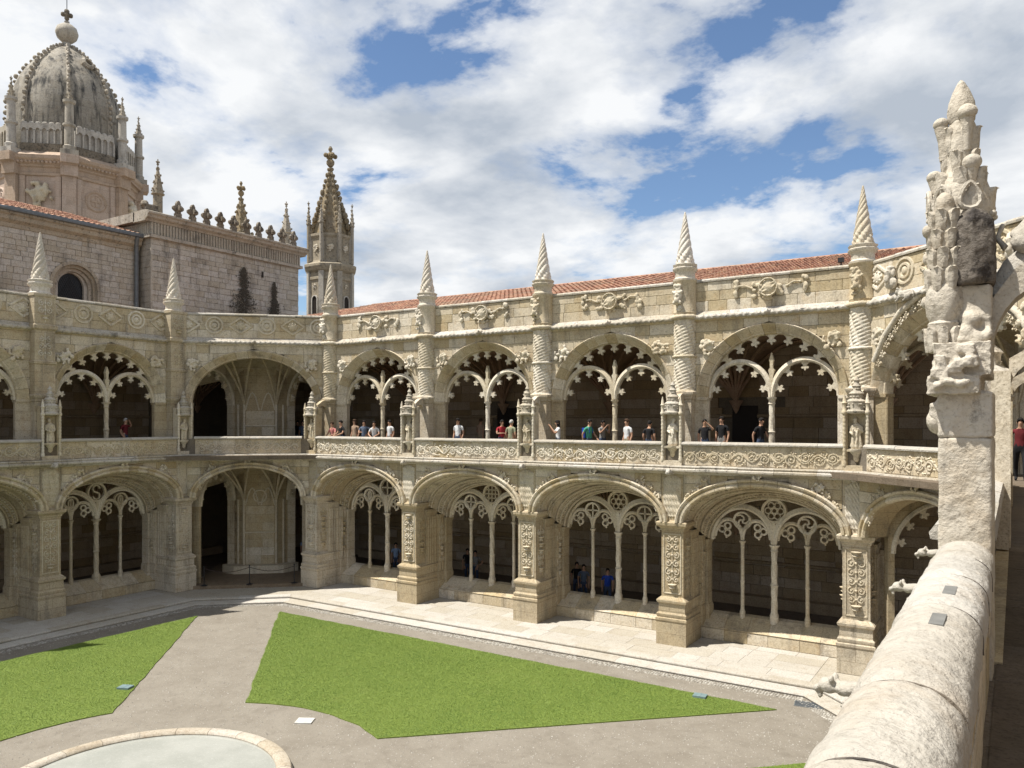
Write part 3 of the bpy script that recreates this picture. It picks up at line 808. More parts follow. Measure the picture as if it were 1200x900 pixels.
def statue_mesh(seed):
    """robed standing figure about 1 m tall, base at z=0"""
    rng = random.Random(seed); m = MB()
    tw = rng.uniform(-.05, .05)
    m.lathe([(.13, 0), (.15, .08), (.125, .3), (.105, .5), (.12, .62), (.125, .70), (.06, .76), (.04, .79)], 14, (0, 0), rf=lambda a, z: (1 + .14 * cos(5 * a + z * 6) * (1 - z)) * (1.15 if abs(cos(a)) > .7 else .85))
    m.ball((tw, -.01, .86), .066, 9, 8, (.85, .95, 1.2)); m.ball((tw, -.07, .855), .014, 5, 4); m.ball((tw, .02, .89), .072, 8, 6, (1, 1, .9)); m.ball((tw, -.04, .80), .035, 6, 5)
    for sg in (-1, 1):
        up = rng.random() < .5; e = (sg * .17, -.03, .50); h = (sg * rng.uniform(.02, .1), -.16, .60 if up else .44)
        m.tube([(sg * .125, 0, .69), e, h], [.05, .045, .028], 7); m.ball(h, .033, 6, 5)
    m.tube([(.07 * (1 if tw > 0 else -1), -.16, .62), (.09 * (1 if tw > 0 else -1), -.15, .40)], .03, 6)
    for k in range(4): m.tube([(rng.uniform(-.08, .08), -.12, .05), (rng.uniform(-.08, .08), -.125, .3), (rng.uniform(-.06, .06), -.10, .55)], .022, 5)
    return carve(m, .016, 'statue', 'limestone_carved', .004, 18, seed)


STATUE_N = 0


def niche_post(P, x, statue_label=None, wing_M=None):
    global STATUE_N
    o = put('niche_post', cached('npost', niche_post_mesh), P, (x, 0, 0), base=True)
    for sg in (-1, 1): put('colonnette', cached('ncol', niche_colonnette_mesh), o, (sg * .355, .07, 0))
    put('canopy', cached('canopy', canopy_mesh), o)
    put('corbel', cached('ncorb', lambda: MB().lathe([(.02, 7.02), (.10, 7.1), (.12, 7.25), (.2, 7.34), (.24, 7.42), (.24, 7.47)], 12, (0, .2)).mesh('corbel', 'limestone_carved', 50)), o)
    put('strut', cached('strut', strut_mesh), o)
    put('spout', cached('spout', spout_mesh), o, (0, -.12, 6.50))
    if statue_label:
        STATUE_N += 1; s = STATUE_N
        M = P.matrix_basis @ BASE @ Matrix.Translation((x, .20, 7.47))
        so = thing('niche_statue', statue_label, 'statue', group='statues in the balustrade niches', me=cached(('stat', s % 4), lambda: statue_mesh(s % 4)))
        so.matrix_basis = M @ Matrix.Diagonal((1.12, 1, 1.1, 1))
    return o


def spout_mesh():
    m = MB(); m.ball((0, 0, 0), .15, 8, 6, (1, 1.3, .8)); m.ball((0, -.18, -.02), .10, 8, 6); m.ball((.06, -.16, .09), .05, 6, 5); m.ball((-.06, -.16, .09), .05, 6, 5); m.ball((0, .12, .02), .2, 8, 6, (1, 1, .7))
    return carve(m, .03, 'spout', 'limestone_weathered', .02, 9, 3)


# ---- upper storey
def carved_shaft_mesh(z0, z1, r, seed):
    m = MB(); nz = int((z1 - z0) / .026); rng = random.Random(seed)

    def rf(a, z):
        q = (8 * a + z * 8.0) / (2 * pi); u = q - math.floor(q) - .5; v = z * 8.5 - u * .9; v -= math.floor(v)
        return .94 + .15 * (1 - (2 * u) ** 2) ** .8 * (.35 + .65 * sin(pi * v) ** .7)
    m.lathe([(r, z0 + (z1 - z0) * i / nz) for i in range(nz + 1)], 112, (0, 0), rf=rf)
    return m.mesh('twisted_shaft', 'limestone_carved', 70)


def rope_ring_mesh(r, th):
    m = MB(); n = 48; rs = []
    for i in range(n + 1):
        a = 2 * pi * i / n; rs.append([((r + th * cos(k * pi / 4 + 0) * (1 + .16 * cos(14 * a + k * .9))) * cos(a), (r + th * cos(k * pi / 4) * (1 + .16 * cos(14 * a + k * .9))) * sin(a), th * sin(k * pi / 4) * (1 + .12 * cos(14 * a + k * .9))) for k in range(8)])
    m.rings(rs, cap=False); m.lathe([(r, -th * .9), (r, th * .9)], 24); return m.mesh('rope_ring', 'limestone_carved', 60)


def cone_mesh():
    m = MB(); nz = 96; z0, z1 = 14.44, 16.52

    def rad(q): return .315 * (1 - q) ** .95 + .03
    prof = [(rad(i / nz), z0 + (z1 - z0) * i / nz) for i in range(nz + 1)] + [(.02, z1 + .03)]
    m.lathe(prof, 60, rf=lambda a, z: 1 + .22 * (abs(cos(3 * a - (z - 14.4) * (4.6 + (z - 14.4) * 3.4))) ** .8 - .6) + (.05 * cos(9 * a + z * 31) if z < 14.9 else 0) * (1 if z < 16.5 else 0))
    return m.mesh('twisted_cone', 'limestone_pale', 70)


def pinnacle(P, x, yc):
    m = lambda: MB().lathe([(.46, 13.84), (.47, 13.9), (.42, 13.93), (.385, 13.97), (.385, 14.16), (.41, 14.2), (.47, 14.26), (.48, 14.33), (.42, 14.37), (.46, 14.42), (.47, 14.47), (.36, 14.5)], 20, rf=lambda a, z: 1 + (.04 * cos(10 * a) if z > 14.18 else 0)).mesh('pinnacle', 'limestone_pale', 40)
    o = put('pinnacle', cached('pinb', m), P, (x, yc, 0), base=True)
    put('twisted_cone', cached('cone', cone_mesh), o)


def upper_pier(P, x, dy=0.0, rect=False, seed=0):
    def pil():
        m = MB(); rect_loft(m, [(.42, 1.06, UF), (.42, 1.06, 6.95), (.39, 1.10, 7.0), (.39, 1.10, 9.22), (.42, 1.06, 9.26), (.42, 1.06, 9.32), (.45, 1.02, 9.37), (.50, .98, 9.45), (.50, .98, 9.52), (.40, 1.1, 9.56)], 2.1)
        m.box(-.40, .40, 1.5, 2.1, 9.5, 12.3); return m.mesh('upper_pier', 'limestone_coursed', 30)
    o = put('upper_pier', cached('upil', pil), P, (x, dy, 0), base=True)
    if not rect:
        put('twisted_shaft', cached('ush1', lambda: carved_shaft_mesh(9.52, 10.86, .41, 1)), o, (0, 1.5, 0))
        put('twisted_shaft', cached('ush2', lambda: carved_shaft_mesh(10.94, 12.3, .41, 2)), o, (0, 1.5, 0))
        for z in (9.55, 10.9): put('rope_ring', cached('rr1', lambda: rope_ring_mesh(.43, .055)), o, (0, 1.5, z))
        put('rope_ring', cached('rr2', lambda: rope_ring_mesh(.47, .085)), o, (0, 1.5, 12.42))
        put('pedestal_drum', cached('drum', lambda: MB().lathe([(.44, 12.3), (.44, 12.55), (.46, 12.6), (.43, 12.64), (.43, 13.74), (.46, 13.78), (.47, 13.84), (.40, 13.85)], 28).mesh('pedestal_drum', 'limestone', 40)), o, (0, 1.5, 0))
        put('carved_mask', face_mask(seed % 3), o, (-.14, 1.07, 13.25), sc=(1.3, 1.3, 1.3))
    else:
        def rp():
            m = MB(); rect_loft(m, [(.43, 1.08, 9.54), (.43, 1.08, 10.82), (.47, 1.03, 10.86), (.47, 1.03, 10.96), (.42, 1.09, 11.0), (.42, 1.09, 12.28), (.50, 1.0, 12.36), (.50, 1.0, 12.5), (.44, 1.08, 12.56), (.44, 1.08, 13.7), (.48, 1.04, 13.76), (.48, 1.04, 13.85)], 1.9)
            return m.mesh('square_shaft', 'limestone_coursed', 30)
        put('square_shaft', cached('rshaft', rp), o)

        def rl():
            m = MB(); rng = random.Random(12); candelabra(m, -.3, .3, 11.08, 12.2, 1.085, rng); candelabra(m, -.3, .3, 12.64, 13.6, 1.075, rng); return m.mesh('shaft_carving', 'limestone_carved', 60)
        put('shaft_carving', cached('rlief', rl), o)
    pinnacle(P, x, 1.5 + dy)


USEC = [(-.005, 2.05), (-.005, 1.78), (.03, 1.73), (.07, 1.72), (.10, 1.66), (.27, 1.51), (.31, 1.44), (.36, 1.42), (.39, 1.46), (.39, 1.75)]


def upper_bay(P, W, x, dy=0.0, tracery=True, medallions=False, arms=True, seed=0, cusps=True, masks=False):
    cx = W / 2; key = round(W, 2); a, b, zs = cx - .82, 2.33, 9.3
    L = lambda: (x, dy, 0)
    ar = put('upper_arch', cached(('uar', key), lambda: arch_wall(MB(), .38, W - .38, 9.3, 12.3, cx, zs, a + .12, b + .12, 1.72, 2.06).mesh('upper_arch', 'mortar_dark')), P, L(), base=True)
    for me in voussoirs(('uv', key), 17, USEC, cx, zs, a, b, 'limestone'): put('voussoir', me, ar)
    for me in spandrel_stones(('uss', key), .40, W - .40, 9.34, 12.24, .42, cx, zs, a + .38, b + .38, 1.50, 1.74, 'limestone', 8): put('stone', me, ar)
    for i, (px, pz) in enumerate(((.98, 11.25), (W - .98, 11.25))):
        put('carved_boss', boss(30 + seed % 3 + i, .34), ar, (px, 1.44, pz))

    def jm(sg):
        m = MB(); xa = .36 if sg > 0 else W - .36
        rect = [(xa, 1.5), (xa + sg * .10, 1.5), (xa + sg * .40, 1.72), (xa + sg * .46, 1.75), (xa + sg * .46, 2.06), (xa, 2.06)]
        rect2 = [(xa, 1.46), (xa + sg * .12, 1.44), (xa + sg * .42, 1.66), (xa + sg * .50, 1.72), (xa + sg * .50, 2.08), (xa, 2.08)]
        m.prism_z(rect[::sg], UF, 9.22); m.prism_z(rect2[::sg], 9.2, 9.32); m.tube([(xa + sg * .46, 1.80, UF), (xa + sg * .46, 1.80, 9.2)], .06, 8)
        return m.mesh('jamb', 'limestone_coursed', 40)
    for sg in (1, -1): put('jamb', cached(('ujm', key, sg), lambda: jm(sg)), ar)
    if cusps:
        ts = [pi * q for q in ((.23, .32, .41, .5, .59, .68, .77) if tracery else (.08, .2, .32, .44, .56, .68, .8, .92))]
        place_cusps(ar, cx, zs, a, b, 1.92, ts, 1.1)
    if tracery:
        tr = put('tracery', cached('utc', lambda: MB().prism_y([(-.10, 9.22), (.10, 9.22), (.13, 9.5), (.07, 9.85), (.10, 9.92), (.05, 9.98), (.09, 10.2), (.115, 10.3), (.05, 10.38), (.06, 10.6), (.085, 10.66), (.0, 10.95), (-.085, 10.66), (-.06, 10.6), (-.05, 10.38), (-.115, 10.3), (-.09, 10.2), (-.05, 9.98), (-.10, 9.92), (-.07, 9.85), (-.13, 9.5)], 1.86, 2.04).mesh('tracery', 'limestone_carved')), P, (x + cx, dy, 0), base=True)
        h = a / 2
        for sg in (-1, 1):
            put('tracery_arch', cached(('uta', key, sg), lambda: subarch_mesh(sg * h, 9.3, h - .10, 1.26, .19, .10, 1.95)), tr)
            place_cusps(tr, sg * h, 9.3, h - .10, 1.26, 1.95, [pi * q for q in (.09, .29, .5, .71, .91)], .92)
        put('column', cached('ucol', lambda: column_mesh(.105, UF, 9.28, True)), tr, (0, 1.95, 0))
    # cornice
    rng = random.Random(seed + 20)
    co = put('cornice', cached(('cor', key), lambda: MB().prism_x([(1.9, 12.22), (1.46, 12.24), (1.40, 12.32), (1.45, 12.42), (1.58, 12.60), (1.9, 12.60)], 0, W).mesh('cornice', 'limestone')), P, L(), base=True)

    def rope():
        m = MB(); n = int(W / .05); rs = []
        for i in range(n + 1):
            xx = W * i / n; rs.append([(xx, 1.36 + .085 * (1 + .2 * cos(k * pi / 4 * 2 + xx * 26)) * cos(k * pi / 4), 12.38 + .085 * (1 + .2 * cos(k * pi / 4 * 2 + xx * 26)) * sin(k * pi / 4)) for k in range(8)])
        return m.rings(rs).mesh('rope_moulding', 'limestone_weathered', 60)
    put('rope_moulding', cached(('rope', key), rope), co)
    put('spout', cached('spout', spout_mesh), co, (cx, 1.26, 12.40), sc=(.8, .8, .8))
    xs = course_split(0, W, 1.1, 1.8, rng)
    for q0, q1 in zip(xs, xs[1:]):
        put('weathering_stone', cached('wst', lambda: MB().prism_x([(1.8, 12.42), (1.40, 12.43), (1.57, 12.62), (1.8, 12.62)], 0, 1).mesh('weathering_stone', 'limestone_weathered')), co, (q0 + .003, rng.uniform(-.008, .006), 0), sc=(q1 - q0 - .006, 1, 1))
    # parapet
    pa = put('parapet', cached(('par', key), lambda: MB().box(0, W, 1.66, 1.88, 12.55, 13.78).mesh('parapet', 'mortar_dark')), P, L(), base=True)
    for j, (z0, z1) in enumerate(((12.62, 13.02), (13.02, 13.40), (13.40, 13.75))):
        xs = course_split(.2, W - .2, .6, 1.3, rng)
        for q0, q1 in zip(xs, xs[1:]): put('stone', stone_block('limestone'), pa, (q0 + .003, 1.60 + rng.uniform(-.006, .006), z0 + .003), sc=(q1 - q0 - .006, .12, z1 - z0 - .006))
    xs = course_split(0, W, .9, 1.6, rng)
    for q0, q1 in zip(xs, xs[1:]):
        put('coping_stone', cached('pcop', lambda: MB().prism_x([(1.55, 13.76), (1.54, 13.82), (1.58, 13.88), (1.92, 13.88), (1.94, 13.76)], 0, 1).mesh('coping_stone', 'limestone_weathered')), pa, (q0 + .003, rng.uniform(-.01, .01), rng.uniform(-.008, .004)), sc=(q1 - q0 - .006, 1, 1))
    if arms: put('heraldic_carving', sphere_arms(3 + seed % 4), pa, (cx, 1.55, 13.26), sc=(1.2, 1.3, 1.2))
    if medallions:
        def dia():
            m = MB()
            P4 = [(0, -.40), (.58, 0), (0, .40), (-.58, 0)]
            for i in range(4):
                (p, q), (r, s) = P4[i], P4[(i + 1) % 4]; m.tube([(p, 0, q), (r, 0, s)], .065, 5)
            m.ball((0, 0, 0), .2, 10, 6, (1.2, .35, 1))
            for k in range(8): m.ball((.2 * cos(k * pi / 4), -.03, .17 * sin(k * pi / 4)), .05, 5, 4)
            return m.mesh('diamond_medallion', 'limestone_carved', 50)

        def rnd():
            m = MB()
            for r in (.40, .22): m.tube([(r * cos(k * pi / 10), 0, r * sin(k * pi / 10)) for k in range(21)], .06, 5)
            m.ball((0, 0, 0), .14, 8, 6, (1, .4, 1)); return m.mesh('round_medallion', 'limestone_carved', 50)
        n = max(3, int(W / 1.25))
        for i in range(n):
            px = W * (i + .5) / n
            if i % 2 == 0: put('diamond_medallion', cached('dia', dia), pa, (px, 1.60, 13.26))
            else: put('round_medallion', cached('rmed', rnd), pa, (px, 1.60, 13.26))


# ---- galleries
def joined_courses(x0, x1, z0, z1, y, h, lmin, lmax, rng, holes=(), t=.12, proud=.014):
    m = MB(); nz = max(1, round((z1 - z0) / h)); hh = (z1 - z0) / nz
    for j in range(nz):
        xs = course_split(x0, x1, lmin, lmax, rng)
        za, zb = z0 + j * hh + .008, z0 + (j + 1) * hh - .008
        for q0, q1 in zip(xs, xs[1:]):
            if any(q1 > a and q0 < b and zb > c and za < d for a, b, c, d in holes): continue
            d = rng.uniform(-proud, proud); m.box(q0 + .008, q1 - .008, y + d, y + t, za, zb)
    return m


def vault_mesh(W, zs, rise, y0, y1):
    m = MB(); n = 20; vs = []; fs = []
    for j in range(n + 1):
        for i in range(n + 1):
            u = -1 + 2 * i / n; v = -1 + 2 * j / n; z = zs + rise * max(sqrt(max(0, 1 - u * u * .98)), sqrt(max(0, 1 - v * v * .98)))
            vs.append((W * i / n, y0 + (y1 - y0) * j / n, z))
    for j in range(n):
        for i in range(n): k = j * (n + 1) + i; fs.append((k, k + n + 1, k + n + 2, k + 1))
    return m.add(vs, fs).mesh('vault', 'vault_stone', 40)


def rib_fan_mesh(zs, rise, y0, y1, W):
    """ribs springing from one corbel on the back wall to the crown of the two bays beside it"""
    m = MB(); ym = (y0 + y1) / 2
    m.lathe([(.03, zs - .55), (.12, zs - .4), (.2, zs - .2), (.32, zs - .02), (.34, zs + .05)], 10, (0, y1 - .05))
    for q in (-1.0, -.75, -.5, -.28, 0, .28, .5, .75, 1.0):
        tx, ty = q * W / 2, (ym if abs(q) < 1 else (ym + y1) / 2)
        if abs(q) == 1.0: ty = ym + (y1 - ym) * .35
        pts = []
        for i in range(13):
            s = i / 12; z = zs + (rise - .05) * sin(min(1, s) * pi / 2) ** .8
            pts.append((tx * s, (y1 - .1) + (ty - y1 + .1) * s, z))
        m.tube(pts, .075, 5)
    return m.mesh('rib_fan', 'vault_stone', 50)


def gallery(P, x0, n, W, zf, zs, rise, y0, y1, doors=(), seed=0, flip=False, low=False):
    """floor, back wall, vaults of n bays; y0 tracery plane, y1 back wall"""
    rng = random.Random(seed); L = n * W
    put('gallery_wall', cached(('gw', L, zf, y1, x0), lambda: MB().box(0, L, y1 + .1, y1 + .4, zf - .1, zs + rise + .3).mesh('gallery_wall', 'mortar_dark')), P, (x0, 0, 0), base=True)
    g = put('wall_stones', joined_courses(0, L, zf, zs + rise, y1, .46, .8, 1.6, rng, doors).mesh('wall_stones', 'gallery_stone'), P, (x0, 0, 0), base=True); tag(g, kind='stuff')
    ends = [0] + [q for d in sorted(doors) for q in d[:2]] + [L]
    for a, b in zip(ends[::2], ends[1::2]): put('wall_moulding', MB().prism_x([(y1, zf + 1.85), (y1 - .08, zf + 1.9), (y1 - .1, zf + 1.98), (y1, zf + 2.02)], a, b).mesh('wall_moulding', 'gallery_stone'), P, (x0, 0, 0), base=True)
    for a, b, c, d in doors: put('dark_doorway', MB().box(a, b, y1 + .02, y1 + .09, c, d).mesh('dark_doorway', 'opening_shade'), P, (x0, 0, 0), base=True)  # near-black panel, the shade of an open doorway as colour
    for i in range(n):
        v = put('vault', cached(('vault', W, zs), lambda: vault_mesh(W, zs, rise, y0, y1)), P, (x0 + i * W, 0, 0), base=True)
    for i in range(n + 1):
        put('rib_fan', cached(('ribf', W, zs), lambda: rib_fan_mesh(zs, rise, y0, y1, W)), P, (x0 + i * W, 0, 0), base=True)


def slab(P, x0, x1, y0, y1, z0, z1, mat, name):
    return put(name, MB().box(x0, x1, y0, y1, z0, z1).mesh(name, mat), P, base=True)


def bench_wall(P, x0, x1, y):
    put('wall_bench', MB().box(x0, x1, y - .5, y, 0.05, .5).mesh('wall_bench', 'gallery_stone'), P, base=True)


# ------------------------------------------------------------------ far (sunlit) wing
far = thing('cloister_wing', 'sunlit two-storey cloister wing with four arched bays under a red tiled roof', 'cloister wing', (XK0, FY, 0), 0)
BASE = Matrix.Identity(4)
bpy.context.view_layer.update()
SL = ['robed stone statue in the niche post beside the shaded corner bay, lit wing end', 'robed stone statue in the second niche post from the corner bay with rope barrier', 'robed stone statue in the middle niche post of the sunlit wing',
      'robed stone statue in the niche post below the fourth twisted pinnacle of the tiled wing', 'robed stone statue in the niche post where sunlit wing meets the ogee-arched corner bay']
for k in range(5):
    lower_pier(far, k * BW); upper_pier(far, k * BW, seed=k); niche_post(far, k * BW, SL[k])
kinds = [('oval', 'cross'), ('cross', 'grid'), ('cross', 'rose'), ('swirl', 'rose')]
for k in range(4):
    lower_bay(far, BW, k * BW, kinds[k], seed=k + 1); rail_bay(far, BW, k * BW, seed=k); upper_bay(far, BW, k * BW, seed=k)
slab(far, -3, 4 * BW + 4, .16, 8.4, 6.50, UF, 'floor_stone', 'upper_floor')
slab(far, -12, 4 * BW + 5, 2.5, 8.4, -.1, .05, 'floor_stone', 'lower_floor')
gallery(far, -3 * BW, 8, BW, .05, 3.7, 2.6, 2.5, 8.2, doors=(), seed=1)
bench_wall(far, -4, 4 * BW + 4, 8.2)
slab(far, -12, -3, 3.5, 8.4, 6.50, UF - .002, 'floor_stone', 'upper_floor')
gallery(far, -3 * BW, 8, BW, UF, 9.3, 2.5, 2.1, 8.2, doors=((3 * BW + 2.97 * BW, 3 * BW + 2.97 * BW + 1.15, UF, 9.1), (3 * BW + .93 * BW, 3 * BW + .93 * BW + 1.3, UF, 9.1)), seed=2)
slab(far, -12, 4 * BW + 7, 1.9, 9.0, 12.35, 12.6, 'vault_stone', 'ceiling')


# tiled roof
def tile_roof(P, x0, x1, y0, z0, y1, z1, hip_l=0.0, hip_r=0.0, name='roof', pitch=.26):
    m = MB(); m2 = MB(); L = sqrt((y1 - y0) ** 2 + (z1 - z0) ** 2); sl = (z1 - z0) / L; cl = (y1 - y0) / L
    m2.add([(x0, y0, z0), (x1, y0, z0), (x1 - hip_r, y1, z1), (x0 + hip_l, y1, z1)], [(0, 1, 2, 3)])
    if hip_l: m2.add([(x0, y0, z0), (x0 + hip_l, y1, z1), (x0, y1 + (y1 - y0), z0)], [(0, 1, 2)])
    n = int((x1 - x0) / pitch); rows = int(L / .42); rng = random.Random(2)
    for i in range(n):
        xc = x0 + (i + .5) * (x1 - x0) / n
        for j in range(rows):
            s0, s1 = j * .42, (j + 1) * .42 + .05
            fr = (s1) / L
            if hip_l and xc < x0 + hip_l * fr: continue
            if hip_r and xc > x1 - hip_r * fr: continue
            r = .085 * rng.uniform(.92, 1.06); dx = rng.uniform(-.012, .012); up = rng.uniform(0, .012); ring = []
            for s, rr, h in ((s0, r, .05 + up), (s1, r * .86, .015)):
                ring.append([(xc + dx + rr * 1.05 * cos(pi * k / 4), y0 + s * cl - sl * (h + 1.25 * rr * sin(pi * k / 4)), z0 + s * sl + cl * (h + 1.25 * rr * sin(pi * k / 4))) for k in range(5)])
            m.rings(ring, cap=False, closed=False)
            m.add(ring[0], [(0, 1, 2, 3, 4)])
    o = put(name, m2.mesh(name, 'tile_gap_shade'), P, base=True)  # base sheet coloured dark for the shade between tile rows
    tl = put('roof_tiles', m.mesh('roof_tiles', 'roof_tile', 50), o); tag(tl, kind='stuff')
    put('ridge', MB().tube([(x0 + hip_l, y1, z1 + .04), (x1 - hip_r, y1, z1 + .04)], .11, 8).mesh('ridge', 'roof_tile', 50), o)
    return o


tile_roof(far, -9.5, 4 * BW + 8.2, 2.05, 13.72, 9.0, 15.62, hip_l=5.5)
put('floodlight', MB().box(-.12, .12, -.12, .12, 0, .2).box(-.03, .03, -.03, .03, -.3, 0).mesh('floodlight', 'dark_metal'), far, (4 * BW - .85, 2.3, 14.12), sc=(.8, .8, .8))

# ------------------------------------------------------------------ shaded wing on the left
lef = thing('cloister_wing', 'shaded cloister wing with diamond and round medallions along its parapet', 'cloister wing', (XL, YL0, 0), pi / 2)
bpy.context.view_layer.update()
UDL = -.5
LL = ['weathered robed statue in the niche post beside the rope-barrier corner, shaded wing end', 'weathered statue in the first free niche post of the shaded wing', 'weathered statue in the farthest niche post along the shaded wing', 'weathered statue near the end of the shaded wing balustrade']
for k in range(4):
    lower_pier(lef, -k * BW); upper_pier(lef, -k * BW, UDL, rect=True); niche_post(lef, -k * BW, LL[k] if k < 2 else None)
for k in range(3):
    lower_bay(lef, BW, -(k + 1) * BW, ('oval', 's'), seed=k + 4); rail_bay(lef, BW, -(k + 1) * BW, seed=k + 3); upper_bay(lef, BW, -(k + 1) * BW, UDL, medallions=True, arms=False, seed=k + 5)
slab(lef, -3 * BW - 2, 2.5, .16, 8.4, 6.50, UF, 'floor_stone', 'upper_floor')
slab(lef, -3 * BW - 2, 12, 2.5, 8.4, -.1, .046, 'floor_stone', 'lower_floor')
gallery(lef, -3 * BW, 5, BW, .05, 3.7, 2.6, 2.5, 8.2, seed=3)
gallery(lef, -3 * BW, 5, BW, UF, 9.3, 2.5, 2.1, 8.2, seed=4)
bench_wall(lef, -3 * BW, 8, 8.2)
slab(lef, -3 * BW - 1, 12, 1.5, 9.0, 12.35, 12.6, 'vault_stone', 'ceiling')


# ------------------------------------------------------------------ corner bays
def frame(p, q):
    """matrix whose x axis runs from p to q in plan; returns (matrix, length)"""
    d = Vector((q[0] - p[0], q[1] - p[1], 0)); l = d.length; a = math.atan2(d.y, d.x)
    return Matrix.Translation((p[0], p[1], 0)) @ Matrix.Rotation(a, 4, 'Z'), l


def corner_block(P, W, z0, z1, spring, depth, ledge, ys=.95):
    """the angle of the two galleries seen through the corner arch: a broad panelled face with raking sides and two cusped side arches"""
    cx = W / 2; hw = .85; m = MB()
    poly = [(cx - hw, depth), (cx + hw, depth), (cx + 1.55, depth + .55), (cx + 1.55, depth + 2.2), (cx - 1.55, depth + 2.2), (cx - 1.55, depth + .55)]
    m.prism_z(poly, z0, z1)
    o = put('corner_block', m.mesh('corner_block', 'limestone_coursed'), P, base=True)
    tr = MB()
    for sg in (-1, 1):
        tr.tube([(cx + sg * hw, depth - .02, z0), (cx + sg * hw, depth - .02, spring)], .07, 8); tr.tube([(cx + sg * 1.5, depth + .5, z0), (cx + sg * 1.5, depth + .5, spring)], .09, 8)
        tr.tube([(cx + sg * 1.2, depth + .24, z0), (cx + sg * 1.2, depth + .24, spring)], .06, 8)
    # blind pointed arches and ledge
    for c, w in ((cx - .42, .36), (cx + .42, .36)):
        tr.tube([(c - w, depth - .02, spring - .3)] + [(c - w * (1 - q), depth - .02, spring - .3 + .95 * sin(q * pi / 2)) for q in (.25, .5, .75, 1)] + [(c + w * q, depth - .02, spring - .3 + .95 * sin((1 - q) * pi / 2)) for q in (.25, .5, .75, 1)], .045, 6)
    tr.tube([(cx - .8, depth - .02, z0 + (spring - z0) * .55), (cx + .8, depth - .02, z0 + (spring - z0) * .55)], .05, 6)
    if ledge:
        tr.prism_z([(cx - 1.3, depth - .5), (cx + 1.3, depth - .5), (cx + 2.0, depth + .1), (cx + 2.0, depth + .4), (cx - 2.0, depth + .4), (cx - 2.0, depth + .1)], z0, z0 + .42)
        tr.tube([(cx + .34 * cos(k * pi / 9), depth - .03, spring + .2 + .34 * sin(k * pi / 9)) for k in range(19)], .05, 6)
    put('block_mouldings', tr.mesh('block_mouldings', 'limestone_carved', 40), o)
    bl = MB(); rng = random.Random(5); nz = int((spring - z0) / .45)
    for j in range(nz):
        xs = course_split(cx - hw + .1, cx + hw - .1, .5, .9, rng)
        for q0, q1 in zip(xs, xs[1:]):
            put('stone', stone_block('limestone'), o, (q0 + .004, depth - .025, z0 + j * .45 + .004), sc=(q1 - q0 - .008, .06, .442))
    # raking vault ribs over the recess
    rb = MB()
    for sg in (-1, 1):
        for tx, ty in ((cx, ys), (cx + sg * 1.6, ys), (cx + sg * 2.4, ys + .3)):
            pts = [(cx + sg * .85 + (tx - cx - sg * .85) * s, depth + (ty - depth) * s, spring + (z1 - .1 - spring) * sin(s * pi / 2) ** .8) for s in [i / 10 for i in range(11)]]
            rb.tube(pts, .06, 6)
    put('vault_ribs', rb.mesh('vault_ribs', 'limestone', 50), o)
    # curved ceiling between arch and block
    ce = MB(); n = 10; rs = []
    for i in range(n + 1):
        s = i / n; y = ys + (depth + .6 - ys) * s; z = z1 + .02 - (z1 - spring) * .55 * (s ** 3); rs.append([(cx - W * .49, y, z - .35), (cx - W * .3, y, z), (cx, y, z), (cx + W * .3, y, z), (cx + W * .49, y, z - .35)])
    ce.rings(rs, cap=False, closed=False); put('recess_vault', ce.mesh('recess_vault', 'limestone_coursed', 40), o)
    # side arches with cusps
    for sg in (-1, 1):
        p = (cx + sg * (W / 2 - .25), ys + .05); q = (cx + sg * 1.5, depth + .55)
        if sg < 0: M, l = frame(p, q)
        else: M, l = frame(q, p)
        w = MB(); a = l / 2 - .22; arch_wall(w, 0, l, spring - .05, z1, l / 2, spring - .05, a, min(a * 1.05, z1 - spring - .1), -.15, .25)
        so = put('side_arch', w.mesh('side_arch', 'limestone_coursed'), P, M=BASE @ M)
        sec = [(0, -.22), (.06, -.24), (.14, -.2), (.14, -.12), (0, -.12)]
        put('archivolt', arch_sweep(MB(), sec, l / 2, spring - .05, a, min(a * 1.05, z1 - spring - .1), 0, pi, 24).mesh('archivolt', 'limestone_carved', 40), so)
        [put('side_jamb', MB().box(q0, q0 + .2, -.15, .25, z0, spring - .05).mesh('side_jamb', 'limestone_coursed'), so) for q0 in (0, l - .2)]
        place_cusps(so, l / 2, spring - .05, a, min(a * 1.05, z1 - spring - .1), 0, [pi * q for q in (.08, .22, .36, .5, .64, .78, .92)], 1.0)
    return o


